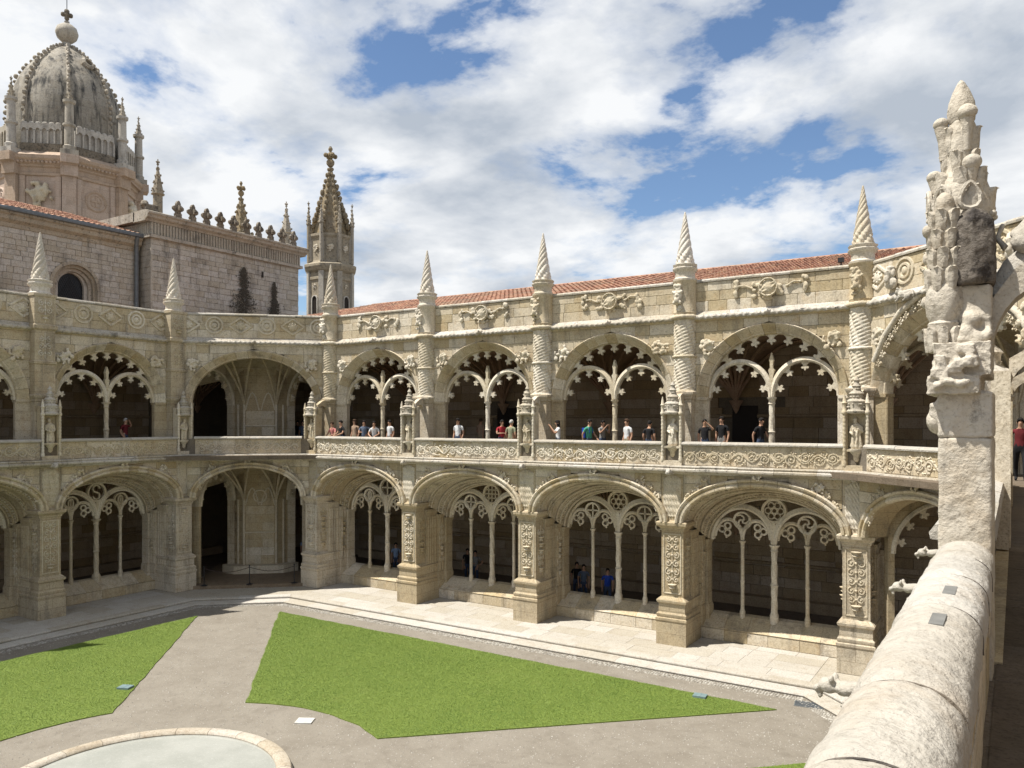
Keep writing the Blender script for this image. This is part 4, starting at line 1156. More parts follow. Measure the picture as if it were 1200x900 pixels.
def corner_bay(label, lp, lq, up, uq, ogee=False, scx=1.0):
    """p = left pier (seen from the court), q = right pier; lower and upper storey"""
    global BASE
    P = thing('corner_bay', label, 'corner bay', (lp[0], lp[1], 0), 0)
    bpy.context.view_layer.update()
    off = Matrix.Translation((-lp[0], -lp[1], 0))
    M, l = frame(lp, lq); WL = 5.92; BASE = off @ M @ Matrix.Diagonal((l / WL, 1, 1, 1))
    lower_bay(P, WL, 0, tracery=False, seed=7, edge=.02); rail_bay(P, WL, 0, seed=5)
    corner_block(P, WL, .16, 6.3, 4.1, 3.7, True)
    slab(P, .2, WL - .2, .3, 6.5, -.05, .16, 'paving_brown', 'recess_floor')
    if ogee: place_cusps(P, WL / 2, 4.6, WL / 2 - .5, 1.4, .8, [], 1)
    M, l = frame(up, uq); WU = 7.67; BASE = off @ M @ Matrix.Diagonal((l / WU, 1, 1, 1)) @ Matrix.Translation((0, -1.5, 0))
    upper_bay(P, WU, 0, tracery=False, medallions=True, arms=False, cusps=ogee, seed=9)
    corner_block(P, WU, UF, 12.1, 9.3, 4.9, False, 2.06)
    slab(P, -1, WU + 1, -.2, 7, 6.50, UF - .003, 'floor_stone', 'upper_floor')
    slab(P, -.5, WU + .5, 1.9, 8, 12.30, 12.55, 'vault_stone', 'ceiling')
    if ogee:
        cx = WU / 2
        hood = [(cx - 3.15, 10.4), (cx - 2.6, 11.25), (cx - 1.9, 11.9), (cx - 1.0, 12.35), (cx, 13.0)]
        m = MB(); m.tube([(x, 1.42, z) for x, z in hood] + [(2 * cx - x, 1.42, z) for x, z in hood[::-1][1:]], .10, 8)
        o = put('ogee_hood', m.mesh('ogee_hood', 'limestone_pale', 50), P, base=True)
        rng = random.Random(8)
        for (x, z), (x2, z2) in zip(hood, hood[1:]):
            for q in (.15, .5, .85):
                for s in (1, -1):
                    xx = x + (x2 - x) * q; xx = xx if s > 0 else 2 * cx - xx
                    put('diamond_leaf', boss(50, .12), o, (xx + s * .16, 1.46, z + (z2 - z) * q - .2))
        for s in (1, -1): put('crouching_beast', cached('beast', beast_mesh), o, (cx + s * 1.5, 1.30, 12.2), rz=0 if s > 0 else pi, sc=(.9, .9, .9))
        put('bearded_head', cached('bhead', bearded_head), P, (1.45, 1.48, 13.2), base=True)
        put('bearded_head', cached('bhead', bearded_head), P, (WU - 1.45, 1.48, 13.2), base=True)
    BASE = Matrix.Identity(4)
    return P


def bearded_head():
    m = MB(); m.ball((0, -.08, .05), .17, 12, 10, (.85, .95, 1.2)); m.ball((0, -.24, .04), .035, 6, 5, (.8, 1, 1.6)); m.ball((0, -.18, -.15), .12, 8, 7, (.9, .7, 1.3)); m.ball((0, -.02, -.28), .26, 10, 8, (1, .55, .8))
    for s in (-1, 1): m.ball((s * .065, -.21, .10), .045, 6, 5, (1.2, .6, .5)); m.ball((s * .15, -.04, .03), .08, 7, 6, (.8, 1, 1.6))
    m.ball((0, -.04, .2), .16, 10, 7, (1, 1, .6))
    return carve(m, .022, 'bearded_head', 'limestone_pale', .01, 11, 1)


def beast_mesh():
    """crouching eroded animal, about 0.75 m long along +x, base z=0"""
    m = MB(); m.tube([(-.30, 0, .12), (-.12, 0, .22), (.10, 0, .24), (.28, 0, .30)], [.12, .17, .16, .11], 10)
    m.ball((.36, 0, .38), .12, 10, 8, (1.15, .9, .95)); m.ball((.47, 0, .34), .065, 8, 6); m.ball((.33, .08, .48), .045, 6, 5); m.ball((.33, -.08, .48), .045, 6, 5)
    for s in (-1, 1):
        m.tube([(.20, s * .10, .2), (.26, s * .12, .08), (.36, s * .12, .03)], [.065, .05, .045], 7); m.ball((-.2, s * .12, .13), .12, 8, 6, (1.2, .7, 1)); m.tube([(-.22, s * .13, .1), (-.1, s * .14, .03), (0, s * .14, .02)], [.06, .045, .04], 7)
    m.tube([(-.38, 0, .1), (-.46, .03, .2), (-.40, .05, .32)], [.04, .035, .03], 6)
    return carve(m, .02, 'crouching_beast', 'rail_stone', .012, 10, 4)


corner_bay('shaded diagonal corner bay with a panelled angle block behind its wide arches', (XL, YL0), (XK0, FY), (XL - 1.0, YL0), (XK0, FY + 1.5))
corner_bay('sunlit diagonal corner bay with ogee hood, bearded head and crouching beasts', (XK0 + 4 * BW, FY), (XN, YN0), (XK0 + 4 * BW, FY + 1.5), (XN + 1.5, YN0), ogee=True)

# ------------------------------------------------------------------ the wing the camera stands in
XN2 = -.58
near = thing('cloister_wing', 'near cloister wing with thick rounded stone balustrade and an eroded carved post', 'cloister wing', (XN2, YN0, 0), -pi / 2)
bpy.context.view_layer.update()
NS = 5.9 / BW
BASE = Matrix.Diagonal((NS, 1, 1, 1))
for k in range(4):
    if k < 3: lower_pier(near, k * BW)
    if 0 < k < 3: niche_post(near, k * BW)
    if 0 < k < 4: upper_pier(near, k * BW, seed=k)
    if 0 < k < 3:
        put('strut_scroll', boss(61, .16), near, (k * BW, .72, 9.55), rz=-pi / 2, base=True); put('strut_scroll', boss(62, .15), near, (k * BW, .95, 9.3), rz=-pi / 2, base=True)
for k in range(3):
    if k < 2: lower_bay(near, BW, k * BW, tracery=False, seed=k + 2)
    rail_bay(near, BW, k * BW, seed=k + 6, frieze=False)
    upper_bay(near, BW, k * BW, seed=k + 8)
BASE = Matrix.Identity(4)
slab(near, -1, 27.5, .30, 9.0, 6.45, UF, 'floor_stone', 'upper_floor')
slab(near, -1, 27.5, 6.5, 6.8, UF, 12.3, 'gallery_stone', 'gallery_wall')
# walk paving slabs of the near gallery
rng = random.Random(77)
yy = .46
while yy < 2.6:
    xs = course_split(12.0, 26.5, .9, 1.6, rng)
    for q0, q1 in zip(xs, xs[1:]): put('paving_slab', cached('pslabd', lambda: MB().box(0, 1, 0, 1, 0, 1).mesh('paving_slab', 'floor_stone')), near, (q0 + .004, yy + .004, UF - .02), sc=(q1 - q0 - .008, .692, .024 + rng.uniform(0, .004)))
    yy += .70

NL = lambda X, Y: (YN0 - Y, X - XN2)      # world -> local of the near wing


def near_rail():
    """rounded coping stones and inner wall stones, beside the camera"""
    js = [-2.6, -1.7, -.8, .1, .95, 2.03, 2.70, 3.92, 4.72, 5.40, 6.08]
    core = put('near_balustrade', MB().box(YN0 - 6.3, YN0 + 2.6, .19, .40, 6.6, 7.45).mesh('near_balustrade', 'limestone'), near)
    rng = random.Random(5)
    for i, (a, b) in enumerate(zip(js, js[1:])):
        m = MB(); n = max(8, int((b - a) / .03)); rs = []; a2, b2 = a + .0045, b - .0045
        for q in range(n + 1):
            y = a2 + (b2 - a2) * q / n; ring = []
            edge = min(q, n - q); e = .012 if edge == 0 else 0
            for k in range(25):
                t = pi * k / 24; r = .178 - e
                X = -.285 - r * cos(t) * (1.0 if t < pi / 2 else .95); z = 7.44 + (.165 - e) * (sin(t) ** .72) if 0 < k < 24 else 7.40
                w = Vector((X * 6, y * 4, z * 6)); d = .008 * mnoise.noise(w) + .006 * mnoise.noise(w * 4 + Vector((i, 0, 0)))
                lx, ly = NL(X + d * -cos(t), y); ring.append((lx, ly, z + d * sin(t)))
            rs.append(ring)
        m.rings(rs); put('coping_stone', m.mesh('coping_stone', 'rail_stone', 50), core)
        if i:
            ring = []
            for k in range(25):
                t = pi * k / 24; ring.append((-.285 - .170 * cos(t), 7.44 + .158 * (sin(t) ** .72) if 0 < k < 24 else 7.40))
            jm_ = MB(); jm_.rings([[(*NL(X, a + o), z) for X, z in ring] for o in (-.006, .006)]); put('joint_mortar', jm_.mesh('joint_mortar', 'lichen_stone'), core)
        for jz in range(2):      # inner face stones
            zz0, zz1 = (6.7, 7.06) if jz == 0 else (7.07, 7.42); y0 = a + (.25 if jz else 0)
            mm = MB().box(YN0 - (y0 + (b - a)) + .004, YN0 - y0 - .004, .39, .435 + rng.uniform(-.006, .006), zz0, zz1)
            put('wall_stone', mm.mesh('wall_stone', 'limestone'), core)
    for X, Y in ((-.265, 3.58), (-.262, 4.22)):
        lx, ly = NL(X, Y); put('metal_clamp', MB().box(-.10, .10, -.026, .026, -.02, .0).mesh('metal_clamp', 'clamp_metal'), core, (lx, ly, 7.609))


near_rail()


def acanthus(mb, c, a, r, z, h, w, curl=.06, th=.018):
    """one thick leaf standing on a ring of radius r, its tip curling outwards"""
    nu, nv = 6, 9; front = []; back = []
    for j in range(nv + 1):
        q = j / nv; out = r + .012 * sin(q * pi) + curl * max(0, (q - .55) / .45) ** 1.6; zz = z + h * (q if q < .86 else .86 + (q - .86) * .2 - max(0, q - .93) * .9)
        ww = w * (.72 + .28 * sin(min(1, q * 1.3) * pi / 2)) * (1 if q < .6 else max(.16, cos((q - .6) / .4 * pi / 2 * .93))) * (1 + .10 * sin(q * 19))
        fr = []; bk = []
        for i in range(nu + 1):
            u = -1 + 2 * i / nu; rr = out - .03 * u * u * w / .08 + .010 * (1 - abs(u)) + (.008 if abs(abs(u) - .55) < .2 else 0); aa = a + u * ww / max(r, .05) * .8
            fr.append((c[0] + rr * cos(aa), c[1] + rr * sin(aa), zz)); bk.append((c[0] + (rr - th - .02) * cos(aa), c[1] + (rr - th - .02) * sin(aa), zz - .01))
        front.append(fr); back.append(bk)
    mb.rings([f + b[::-1] for f, b in zip(front, back)])


def near_post():
    O = Vector((YN0, -XN2, 0))
    def loc(m): return m.xf(Matrix(((0, -1, 0, O.x), (1, 0, 0, O.y), (0, 0, 1, 0), (0, 0, 0, 1))))     # world -> wing local
    m = MB(); m.box(-.445, -.13, 6.02, 6.72, 6.5, 8.29)
    m.ball((-.46, 6.1, 8.40), .07, 8, 6, (1, 1, 1.3)); 
    P = put('eroded_post', carve(loc(m), .02, 'eroded_post', 'post_stone', .006, 7, 1), near)
    m = MB(); m.box(-.445, -.13, 6.02, 6.72, 8.286, 8.60); m.ball((-.455, 6.08, 8.45), .06, 8, 6, (.8, 1, 1.4)); m.ball((-.475, 6.05, 8.50), .03, 8, 6); put('post_block', carve(loc(m), .018, 'post_block', 'post_stone', .008, 12, 2), P)
    m = MB(); m.box(-.47, -.14, 5.98, 6.74, 8.70, 8.92); m.box(-.50, -.20, 5.93, 6.74, 8.58, 8.70)
    rng = random.Random(4)
    for k in range(9): m.box(*[q for c_, d_ in ((rng.uniform(-.47, -.25), .05), (5.95 + rng.uniform(-.02, .02), .05), (rng.uniform(8.72, 8.9), .04)) for q in (c_ - d_ * rng.uniform(.5, 1.2), c_ + d_ * rng.uniform(.5, 1.2))])
    m.tube([(-.46, 5.915, 8.63), (-.38, 5.90, 8.66), (-.30, 5.915, 8.64), (-.25, 5.93, 8.67)], [.03, .025, .03, .015], 7)
    put('broken_capital', jitter(carve(loc(m), .010, 'broken_capital', 'post_stone', .010, 13, 3), .007, 40, 2), P)
    # pale block and lichen-covered block behind the leaf stack
    m = MB(); m.box(-.33, -.135, 6.08, 6.70, 8.91, 9.31)
    for k in range(14): m.ball((rng.uniform(-.30, -.15), 6.05, rng.uniform(8.9, 9.08)), rng.uniform(.03, .06), 6, 5)
    put('post_block', carve(loc(m), .016, 'post_block', 'post_stone', .008, 9, 5), P)
    m = MB(); rs = []
    for z, e in ((9.31, .012), (9.34, 0), (9.62, 0), (9.74, .015), (9.80, .05), (9.83, .09)):
        rs.append([(-.36 + e, 6.06 + e, z), (-.24, 5.99 + e, z), (-.115 - e, 6.08 + e, z), (-.125 - e, 6.68 - e, z), (-.34 + e, 6.68 - e, z)])
    m.rings(rs); put('lichen_block', carve(loc(m), .016, 'lichen_block', 'lichen_stone', .010, 10, 6), P)
    # stack of leaf rings on the court side
    m = MB(); c = (-.412, 6.12)
    m.lathe([(.085, 8.88), (.095, 9.02), (.105, 9.06), (.09, 9.08)], 20, c)
    for k in range(8): acanthus(m, c, k * pi / 4, .104, 8.87, .19, .048, .024, .026)
    m.lathe([(.085, 9.06), (.112, 9.12), (.122, 9.20), (.115, 9.27), (.095, 9.32)], 30, c, rf=lambda a, z: 1 + .13 * abs(cos(2.5 * a)) - .08)
    z = 9.30
    for h, r, n in ((.155, .098, 7), (.13, .09, 7), (.125, .085, 6), (.135, .078, 6)):
        m.lathe([(r * .9, z - .01), (r, z + h * .4), (r * .9, z + h)], 18, c)
        for k in range(n): acanthus(m, c, k * 2 * pi / n + z * 2.3, r * 1.06, z - .02, h * 1.18, .058, .032, .026)
        z += h
    m.lathe([(.05, z - .02), (.062, z + .03), (.05, z + .08), (.02, z + .11)], 12, c)
    for q in ((-.515, 6.1, 9.70), (-.515, 6.14, 9.52), (-.525, 6.16, 9.22)): m.ball(q, .034, 9, 7, (1, 1, 1.3)); m.tube([(c[0], c[1], q[2] - .06), ((q[0] + c[0]) / 2, q[1], q[2] - .045), q], [.03, .026, .024], 7)
    put('leaf_stack', jitter(loc(m).mesh('leaf_stack', 'post_stone', 50), .0025, 22, 7), P)
    # finial
    m = MB(); c = (-.325, 6.36)
    m.lathe([(.10, 9.78), (.185, 9.80), (.20, 9.86), (.175, 9.98), (.14, 10.08), (.10, 10.14), (.098, 10.24), (.105, 10.34), (.085, 10.46), (.07, 10.50)], 32, c, rf=lambda a, z: 1 + .05 * cos(4 * a + .6))
    m.lathe([(.06, 10.46), (.082, 10.50), (.088, 10.56), (.078, 10.63), (.052, 10.71), (.022, 10.77), (.006, 10.79)], 30, c, rf=lambda a, z: 1 + .10 * abs(cos(2.5 * a + .4)) - .06)
    for k in range(6): acanthus(m, c, k * pi / 3 - 1.05, .185, 9.79, .25, .085, .035, .04); acanthus(m, c, k * pi / 3 - .52, .15, 9.95, .22, .07, .03, .035)
    for k in range(5): acanthus(m, c, k * 2 * pi / 5 - .57, .105, 10.10, .20, .055, .03, .03); acanthus(m, c, k * 2 * pi / 5 - 1.2, .092, 10.26, .22, .05, .03, .03)
    for zc, sz, rr in ((9.93, .06, .20),):
        for a in (-pi * .68, -pi * .40, -pi * .95):
            cc = (c[0] + rr * cos(a), c[1] + rr * sin(a)); tx = (-sin(a), cos(a))
            m.tube([(cc[0] + tx[0] * sz * cos(k * pi / 6) * (1 - .45 * sin(k * pi / 6)), cc[1] + tx[1] * sz * cos(k * pi / 6) * (1 - .45 * sin(k * pi / 6)), zc + sz * 1.5 * sin(k * pi / 6)) for k in range(13)], .017, 6)
    for a, z, r, q in ((pi * 1.03, 10.50, .05, .125), (-pi * .36, 10.53, .062, .095), (pi * 1.02, 10.13, .052, .165), (-pi * .33, 10.17, .062, .135), (pi * .5, 10.5, .055, .1), (pi * .5, 10.12, .055, .15)):
        p = (c[0] + q * cos(a), c[1] + q * sin(a), z)
        pts = [(c[0] + q * .8 * cos(a), c[1] + q * .8 * sin(a), z - .26), (c[0] + q * .85 * cos(a), c[1] + q * .85 * sin(a), z - .12), (c[0] + q * 1.0 * cos(a), c[1] + q * 1.0 * sin(a), z - .02)]
        m.tube(pts, [.035, .04, .045], 9); m.ball(p, r, 14, 10, (1, 1, .92)); m.tube([(p[0] + r * .95 * cos(k * pi / 6) * abs(sin(a)) + 0, p[1] - r * .9 * (abs(cos(k)) * 0 + .25), p[2] + r * .75 * sin(k * pi / 6)) for k in range(13)], .010, 5)
    for k in range(10): a = k * pi / 5 + .3; m.ball((c[0] + .195 * cos(a), c[1] + .195 * sin(a), 9.815), .026, 8, 6, (1.2, 1.2, 1))
    put('finial', jitter(loc(m).mesh('finial', 'post_stone', 50), .003, 18, 8), P)
    # arch over the walk with its crouching beast
    m = MB(); n = 14; pts = [(-.14 + .36 - .36 * cos(pi * i / n), 8.86 + .46 * sin(pi * i / n)) for i in range(n + 1)]
    m.prism_y([(x, z) for x, z in pts[::-1]] + [(-.14, 9.22), (.0, 9.42), (.22, 9.56), (.62, 9.62), (.62, 8.86)][:], 6.22, 6.50)
    put('strut', loc(m).mesh('strut', 'post_stone'), P)
    m = MB(); m.tube([(-.12, 6.36, 9.24), (.0, 6.36, 9.42), (.22, 6.36, 9.58), (.6, 6.36, 9.66)], .11, 6); put('strut_coping', carve(loc(m), .02, 'strut_coping', 'rail_stone', .01, 9, 9), P)
    lx, ly = NL(.20, 6.36); put('crouching_beast', cached('beast', beast_mesh), P, (lx, ly, 9.50), rz=pi / 2, sc=(.68, .8, .8))


near_post()


def gargoyle_mesh():
    """spout beast reaching out along -y"""
    m = MB(); m.tube([(0, .25, -.05), (0, 0, 0), (0, -.25, .06), (0, -.45, .04)], [.13, .12, .09, .075], 9)
    m.ball((0, -.55, .05), .095, 9, 7, (.9, 1.2, .9)); m.ball((0, -.67, .0), .05, 7, 6); m.ball((0, -.64, -.07), .035, 6, 5)
    for s in (-1, 1): m.ball((s * .06, -.5, .13), .035, 6, 5, (1, 1, 1.6)); m.tube([(s * .08, -.05, .06), (s * .2, .05, .16), (s * .16, .2, .06)], [.05, .04, .03], 6); m.tube([(s * .07, -.2, 0), (s * .11, -.3, -.1), (s * .08, -.4, -.12)], [.045, .035, .03], 6)
    return carve(m, .02, 'gargoyle', 'rail_stone', .014, 10, 6)


for Y in (5.55, 9.25, 11.9):
    lx, ly = NL(-.72, Y); put('gargoyle', cached('garg', gargoyle_mesh), near, (lx, ly, 6.60), rz=random.uniform(-.2, .2), sc=(.62, .62, .62))
put('string_course', MB().prism_x(STRING, 18.1, 27).mesh('string_course', 'limestone_weathered', 30), near)
put('wall_below', MB().box(17.8, 27, .15, .45, 0, 6.5).mesh('wall_below', 'limestone_coursed'), near)

# ------------------------------------------------------------------ church nave behind the shaded wing
nave = thing('church_nave', 'grey ashlar church nave with arched lattice window and red tiled roof', 'church', (-43.5, 27.3, 0), pi / 2)
rng = random.Random(21)
WX, WZ, WR = -3.75, 15.75, 1.28
m = MB(); m.box(-26, WX - WR, 0.06, .9, 0, 19.0); m.box(WX + WR, 0, 0.06, .9, 0, 19.0); m.box(WX - WR, WX + WR, .06, .9, 0, 13.2)
arch_wall(m, WX - WR, WX + WR, WZ, 19.0, WX, WZ, WR - .01, WR, .06, .9)
put('nave_wall', m.mesh('nave_wall', 'mortar_dark'), nave)
z0 = 14.9
while z0 < 18.7:
    hh = rng.uniform(.24, .36); xs = course_split(-8.6, -.02, .32, .85, rng)
    for q0, q1 in zip(xs, xs[1:]):
        zc = z0 + hh / 2
        w = WR + .06 if zc < WZ else (sqrt(max(0, (WR + .06) ** 2 - (zc - WZ) ** 2)))
        for lo, hi in ((q0, min(q1, WX - w)), (max(q0, WX + w), q1)) if w > 0 and q0 < WX + w and q1 > WX - w else ((q0, q1),):
            if hi - lo < .12: continue
            put('stone', stone_block('church_stone'), nave, (lo + .004, 0 + rng.uniform(-.015, .015), z0 + .004), sc=(hi - lo - .008, .12, hh - .008))
    z0 += hh
ws = joined_courses(-26, -8.62, 13, 18.8, 0, .3, .35, .85, rng, proud=.015).mesh('wall_stones', 'church_stone'); tag(put('wall_stones', ws, nave), kind='stuff')
# splayed window surround: stepped archivolts and jambs
win = put('arched_window', MB().box(WX - .74, WX + .74, .62, .66, 13.2, 16.6).mesh('arched_window', 'lead_glass'), nave)
for r, y0, y1 in ((1.22, -.04, .2), (1.05, .12, .35), (.88, .28, .6)):
    mm = MB(); arch_sweep(mm, [(0, y0), (.17, y0), (.17, y1), (0, y1)], WX, WZ, r, r, 0, pi, 22)
    mm.box(WX - r - .17, WX - r, y0, y1, 13.2, WZ); mm.box(WX + r, WX + r + .17, y0, y1, 13.2, WZ)
    put('archivolt', mm.mesh('archivolt', 'church_trim', 30), win)
mm = MB(); arch_sweep(mm, [(0, .45), (.5, .45), (.5, .7), (0, .7)], WX, WZ, .72, .80, 0, pi, 22); mm.box(WX - 1.2, WX - .72, .45, .7, 13.2, WZ); mm.box(WX + .72, WX + 1.2, .45, .7, 13.2, WZ)
put('window_frame', mm.mesh('window_frame', 'church_stone', 30), win)
mm = MB()
for k in range(-6, 7):
    mm.tube([(WX + k * .13 - .9, .6, 13.3), (WX + k * .13 + .9, .6, 16.5)], .012, 4); mm.tube([(WX + k * .13 + .9, .6, 13.3), (WX + k * .13 - .9, .6, 16.5)], .012, 4)
put('lattice', mm.mesh('lattice', 'dark_metal'), win)
put('pilaster', MB().box(-9.4, -8.5, -.25, .1, 0, 18.6).mesh('pilaster', 'church_stone'), nave)
put('eaves_cornice', MB().prism_x([(.2, 18.3), (-.06, 18.35), (-.10, 18.55), (-.30, 18.7), (-.34, 18.9), (-.45, 18.98), (-.45, 19.1), (.3, 19.12)], -26, -.05).mesh('eaves_cornice', 'church_trim'), nave)
put('gutter', MB().tube([(-26, -.5, 19.18), (-.1, -.5, 19.18)], .11, 8).box(-7.5, -.1, -.6, .1, 19.12, 19.30).mesh('gutter', 'zinc'), nave)
put('downpipe', MB().tube([(-.45, -.5, 19.1), (-.38, -.3, 18.7), (-.3, -.18, 18.3), (-.3, -.18, 12.8)], .12, 10).mesh('downpipe', 'zinc', 40), nave)
BASE = Matrix.Identity(4)
tile_roof(nave, -26, -.02, -.25, 19.28, 7.5, 21.55, pitch=.3)

# ------------------------------------------------------------------ crested transept block
blk = thing('transept_block', 'tall plain ashlar church block crowned with dark cross-shaped cresting and fluted frieze', 'church', (-42.5, 27.4, 0), pi / 2)
BLN = 11.2
put('block_wall', MB().box(0, BLN, .1, 10, 0, 19.7).mesh('block_wall', 'mortar_dark'), blk)
n = 0
z0 = 14.8
while z0 < 19.08:
    hh = rng.uniform(.26, .40); xs = course_split(.0, BLN, .34, .95, rng)
    for q0, q1 in zip(xs, xs[1:]):
        put('stone', stone_block('church_stone'), blk, (q0 + .004, rng.uniform(-.02, .02), z0 + .004), sc=(q1 - q0 - .008, .14, hh - .008))
    z0 += hh
sd = joined_courses(-10, 0, 14, 19.1, 0, .33, .35, .9, rng, proud=.015); sd.xf(Matrix.Rotation(-pi / 2, 4, 'Z')); tag(put('side_stones', sd.mesh('side_stones', 'church_stone'), blk, (-.02, 0, 0)), kind='stuff')
for x0, x1, y0, y1, nm in ((-.15, BLN + .15, -.10, 10.1, 'frieze_band'),):
    put('architrave', MB().box(-.22, BLN + .22, -.2, 10.2, 19.10, 19.28).mesh('architrave', 'church_trim'), blk)
    fb = put('frieze_band', MB().box(-.1, BLN + .1, -.06, 10.1, 19.28, 20.0).mesh('frieze_band', 'church_stone'), blk)
    fl = MB(); k = 0
    while k * .2 < BLN + .1: fl.tube([(-.02 + k * .2, -.1, 19.3), (-.02 + k * .2, -.1, 19.98)], .065, 6); k += 1
    k = 0
    while k * .2 < 10: fl.tube([(-.14, .1 + k * .2, 19.3), (-.14, .1 + k * .2, 19.98)], .065, 6); k += 1
    tag(put('flutes', fl.mesh('flutes', 'church_stone', 50), fb), kind='stuff')
    put('crown_cornice', MB().prism_x([(1, 20.0), (-.15, 20.0), (-.22, 20.1), (-.40, 20.2), (-.45, 20.32), (-.55, 20.4), (-.55, 20.5), (-.2, 20.62), (1, 20.62)], -.5, BLN + .5).mesh('crown_cornice', 'church_trim'), blk)
    put('crown_cornice', MB().box(-.5, .5, .9, 10.3, 20.05, 20.58).mesh('crown_cornice', 'church_trim'), blk)


def crest_mesh():
    pts = [(-.20, 0), (.20, 0), (.17, .16), (.20, .2), (.14, .26), (.11, .36), (.20, .36), (.30, .44), (.30, .54), (.20, .62), (.10, .60), (.12, .72), (.06, .84), (0, .88)]
    poly = pts + [(-x, z) for x, z in pts[::-1][1:-2]]
    poly = [(-.20, 0)] + pts[1:] + [(-x, z) for x, z in pts[2:-1][::-1]]
    m = MB().prism_y(poly, -.08, .08); m.prism_x([(y, z) for y, z in [(-.2, .36), (.2, .36), (.26, .48), (.2, .62), (-.2, .62), (-.26, .48)]], -.07, .07); return m.mesh('crest_cross', 'dark_crest')


for i in range(10):
    if i == 6: pass
    put('crest_cross', cached('crest', crest_mesh), blk, (1.45 + i * .99, -.42, 20.46), sc=(1.15, 1.2, 1.2))


def crocket_spire(r, z0, z1, n=8, mat='church_trim', name='pinnacle', shaft=None):
    m = MB()
    if shaft: m.lathe([(r * .8, shaft), (r * .8, z0 - .1), (r * 1.15, z0 - .05), (r * 1.15, z0)], n)
    m.lathe([(r, z0), (r * .06, z1)], n)
    rows = max(4, int((z1 - z0) / .5)); rj = random.Random(int(z1 * 10))
    for j in range(rows):
        q = (j + .5) / rows; rr = r * (1 - q) + r * .06 * q; z = z0 + (z1 - z0) * q
        for k in range(n): a = k * 2 * pi / n; m.ball((rr * 1.14 * cos(a), rr * 1.14 * sin(a), z + rj.uniform(-.08, .08)), max(.05, r * .17 * (1 - q * .6)) * rj.uniform(.75, 1.25), 6, 4, (1, 1, 1.25))
    s = max(.06, r * .18)
    m.ball((0, 0, z1 + s), s * 1.3, 7, 5); m.ball((0, 0, z1 + s * 3.2), s * 1.1, 7, 5); m.ball((0, 0, z1 + s * 5.2), s * .7, 6, 5); m.tube([(0, 0, z1), (0, 0, z1 + s * 6)], s * .4, 6)
    for k in range(4): a = k * pi / 2; m.ball((s * 1.5 * cos(a), s * 1.5 * sin(a), z1 + s * 3.2), s * .75, 6, 4)
    return m.mesh(name, mat, 35)


put('pinnacle', crocket_spire(.34, 21.9, 23.6, 8, 'church_trim', shaft=20.5), blk, (.75, .5, 0))
put('pinnacle', crocket_spire(.95, 20.6, 24.6, 8, 'spire_stone'), blk, (9.9, 4.5, 0))
put('pinnacle', crocket_spire(.36, 21.7, 23.5, 8, 'church_trim', shaft=20.5), blk, (10.9, .9, 0))
put('corner_volute', carve(MB().ball((0, 0, .25), .4, 8, 6, (1, 1, .8)).ball((-.3, 0, .5), .25, 8, 6).box(-.4, .4, -.3, .3, 0, .5), .05, 'corner_volute', 'dark_crest', .06, 4, 1), blk, (.0, .2, 20.5))
for x, z in ((6.55, 17.6), (8.05, 18.0)): put('slit_window', MB().box(-.07, .07, -.04, .05, 0, .38).mesh('slit_window', 'opening_shade'), blk, (x, 0, z))  # dark box, the slit's inner shade painted on


def wall_plant(h, w, seed):
    r = random.Random(seed); m = MB()
    for k in range(2600):
        q = r.random() ** 1.25; z = q * h; ww = w * (1 - q) ** .8 * (.35 + .65 * abs(sin(q * 9 + seed))) + .06; x = r.gauss(0, .5) * ww; y = -.03 - r.random() * .12 * (1 - q); s = r.uniform(.03, .07); a = r.uniform(0, 6.3)
        m.add([(x + s * cos(a), y, z + s * sin(a)), (x + s * cos(a + 2), y - .02, z + s * sin(a + 2)), (x + s * cos(a + 4), y - .03, z + s * sin(a + 4))], [(0, 1, 2)])
    return m.mesh('wall_plant', 'plant_dark')


plain('plant_dark', (0.075, 0.066, 0.052), .9)
for x, h, w, lab in ((6.5, 5.0, 1.7, 'broad dark growth climbing the crested ashlar block'), (9.0, 4.4, .8, 'narrow dark growth climbing the crested ashlar block near its edge')):
    o = thing('wall_plant', lab, 'plant', me=wall_plant(h, w, int(x))); o.matrix_basis = blk.matrix_basis @ Matrix.Translation((x, -.02, 13.4)) if False else Matrix.Translation((-42.5, 27.4, 0)) @ Matrix.Rotation(pi / 2, 4, 'Z') @ Matrix.Translation((x, -.03, 13.4))

# ------------------------------------------------------------------ domed crossing tower
DC = Vector((-66.9, 35.5, 0)); va = math.atan2(-DC.y, -DC.x)
dome = thing('domed_tower', 'pinkish octagonal church tower with dark ribbed dome, columns and ball finial', 'tower', DC, va + .03)
R8 = 5.35; A8 = [k * pi / 4 for k in range(8)]   # vertices


def octo(r): return [(r * cos(a), r * sin(a)) for a in A8]


m = MB(); m.prism_z(octo(R8), 10, 28.0); put('drum', m.mesh('drum', 'drum_stone'), dome)
m = MB(); prof = [(R8 + .02, 27.35), (R8 + .16, 27.4), (R8 + .16, 27.6), (R8 + .05, 27.65), (R8 + .05, 28.0), (R8 + .2, 28.08), (R8 + .25, 28.25), (R8 + .55, 28.5), (R8 + .66, 28.6), (R8 + .68, 28.85), (R8 + .5, 28.98), (R8 - .1, 29.35), (R8 - .6, 29.4)]
m.lathe(prof, 8); put('cornice', m.mesh('cornice', 'drum_stone'), dome)
m = MB()
for k in range(8):
    p, q = Vector((*octo(R8 + .45)[k], 0)), Vector((*octo(R8 + .45)[(k + 1) % 8], 0))
    for i in range(15): c = p.lerp(q, (i + .5) / 15); m.ball((c.x, c.y, 28.36), .12, 5, 4)
tag(put('dentils', m.mesh('dentils', 'drum_stone', 60), dome), kind='stuff')
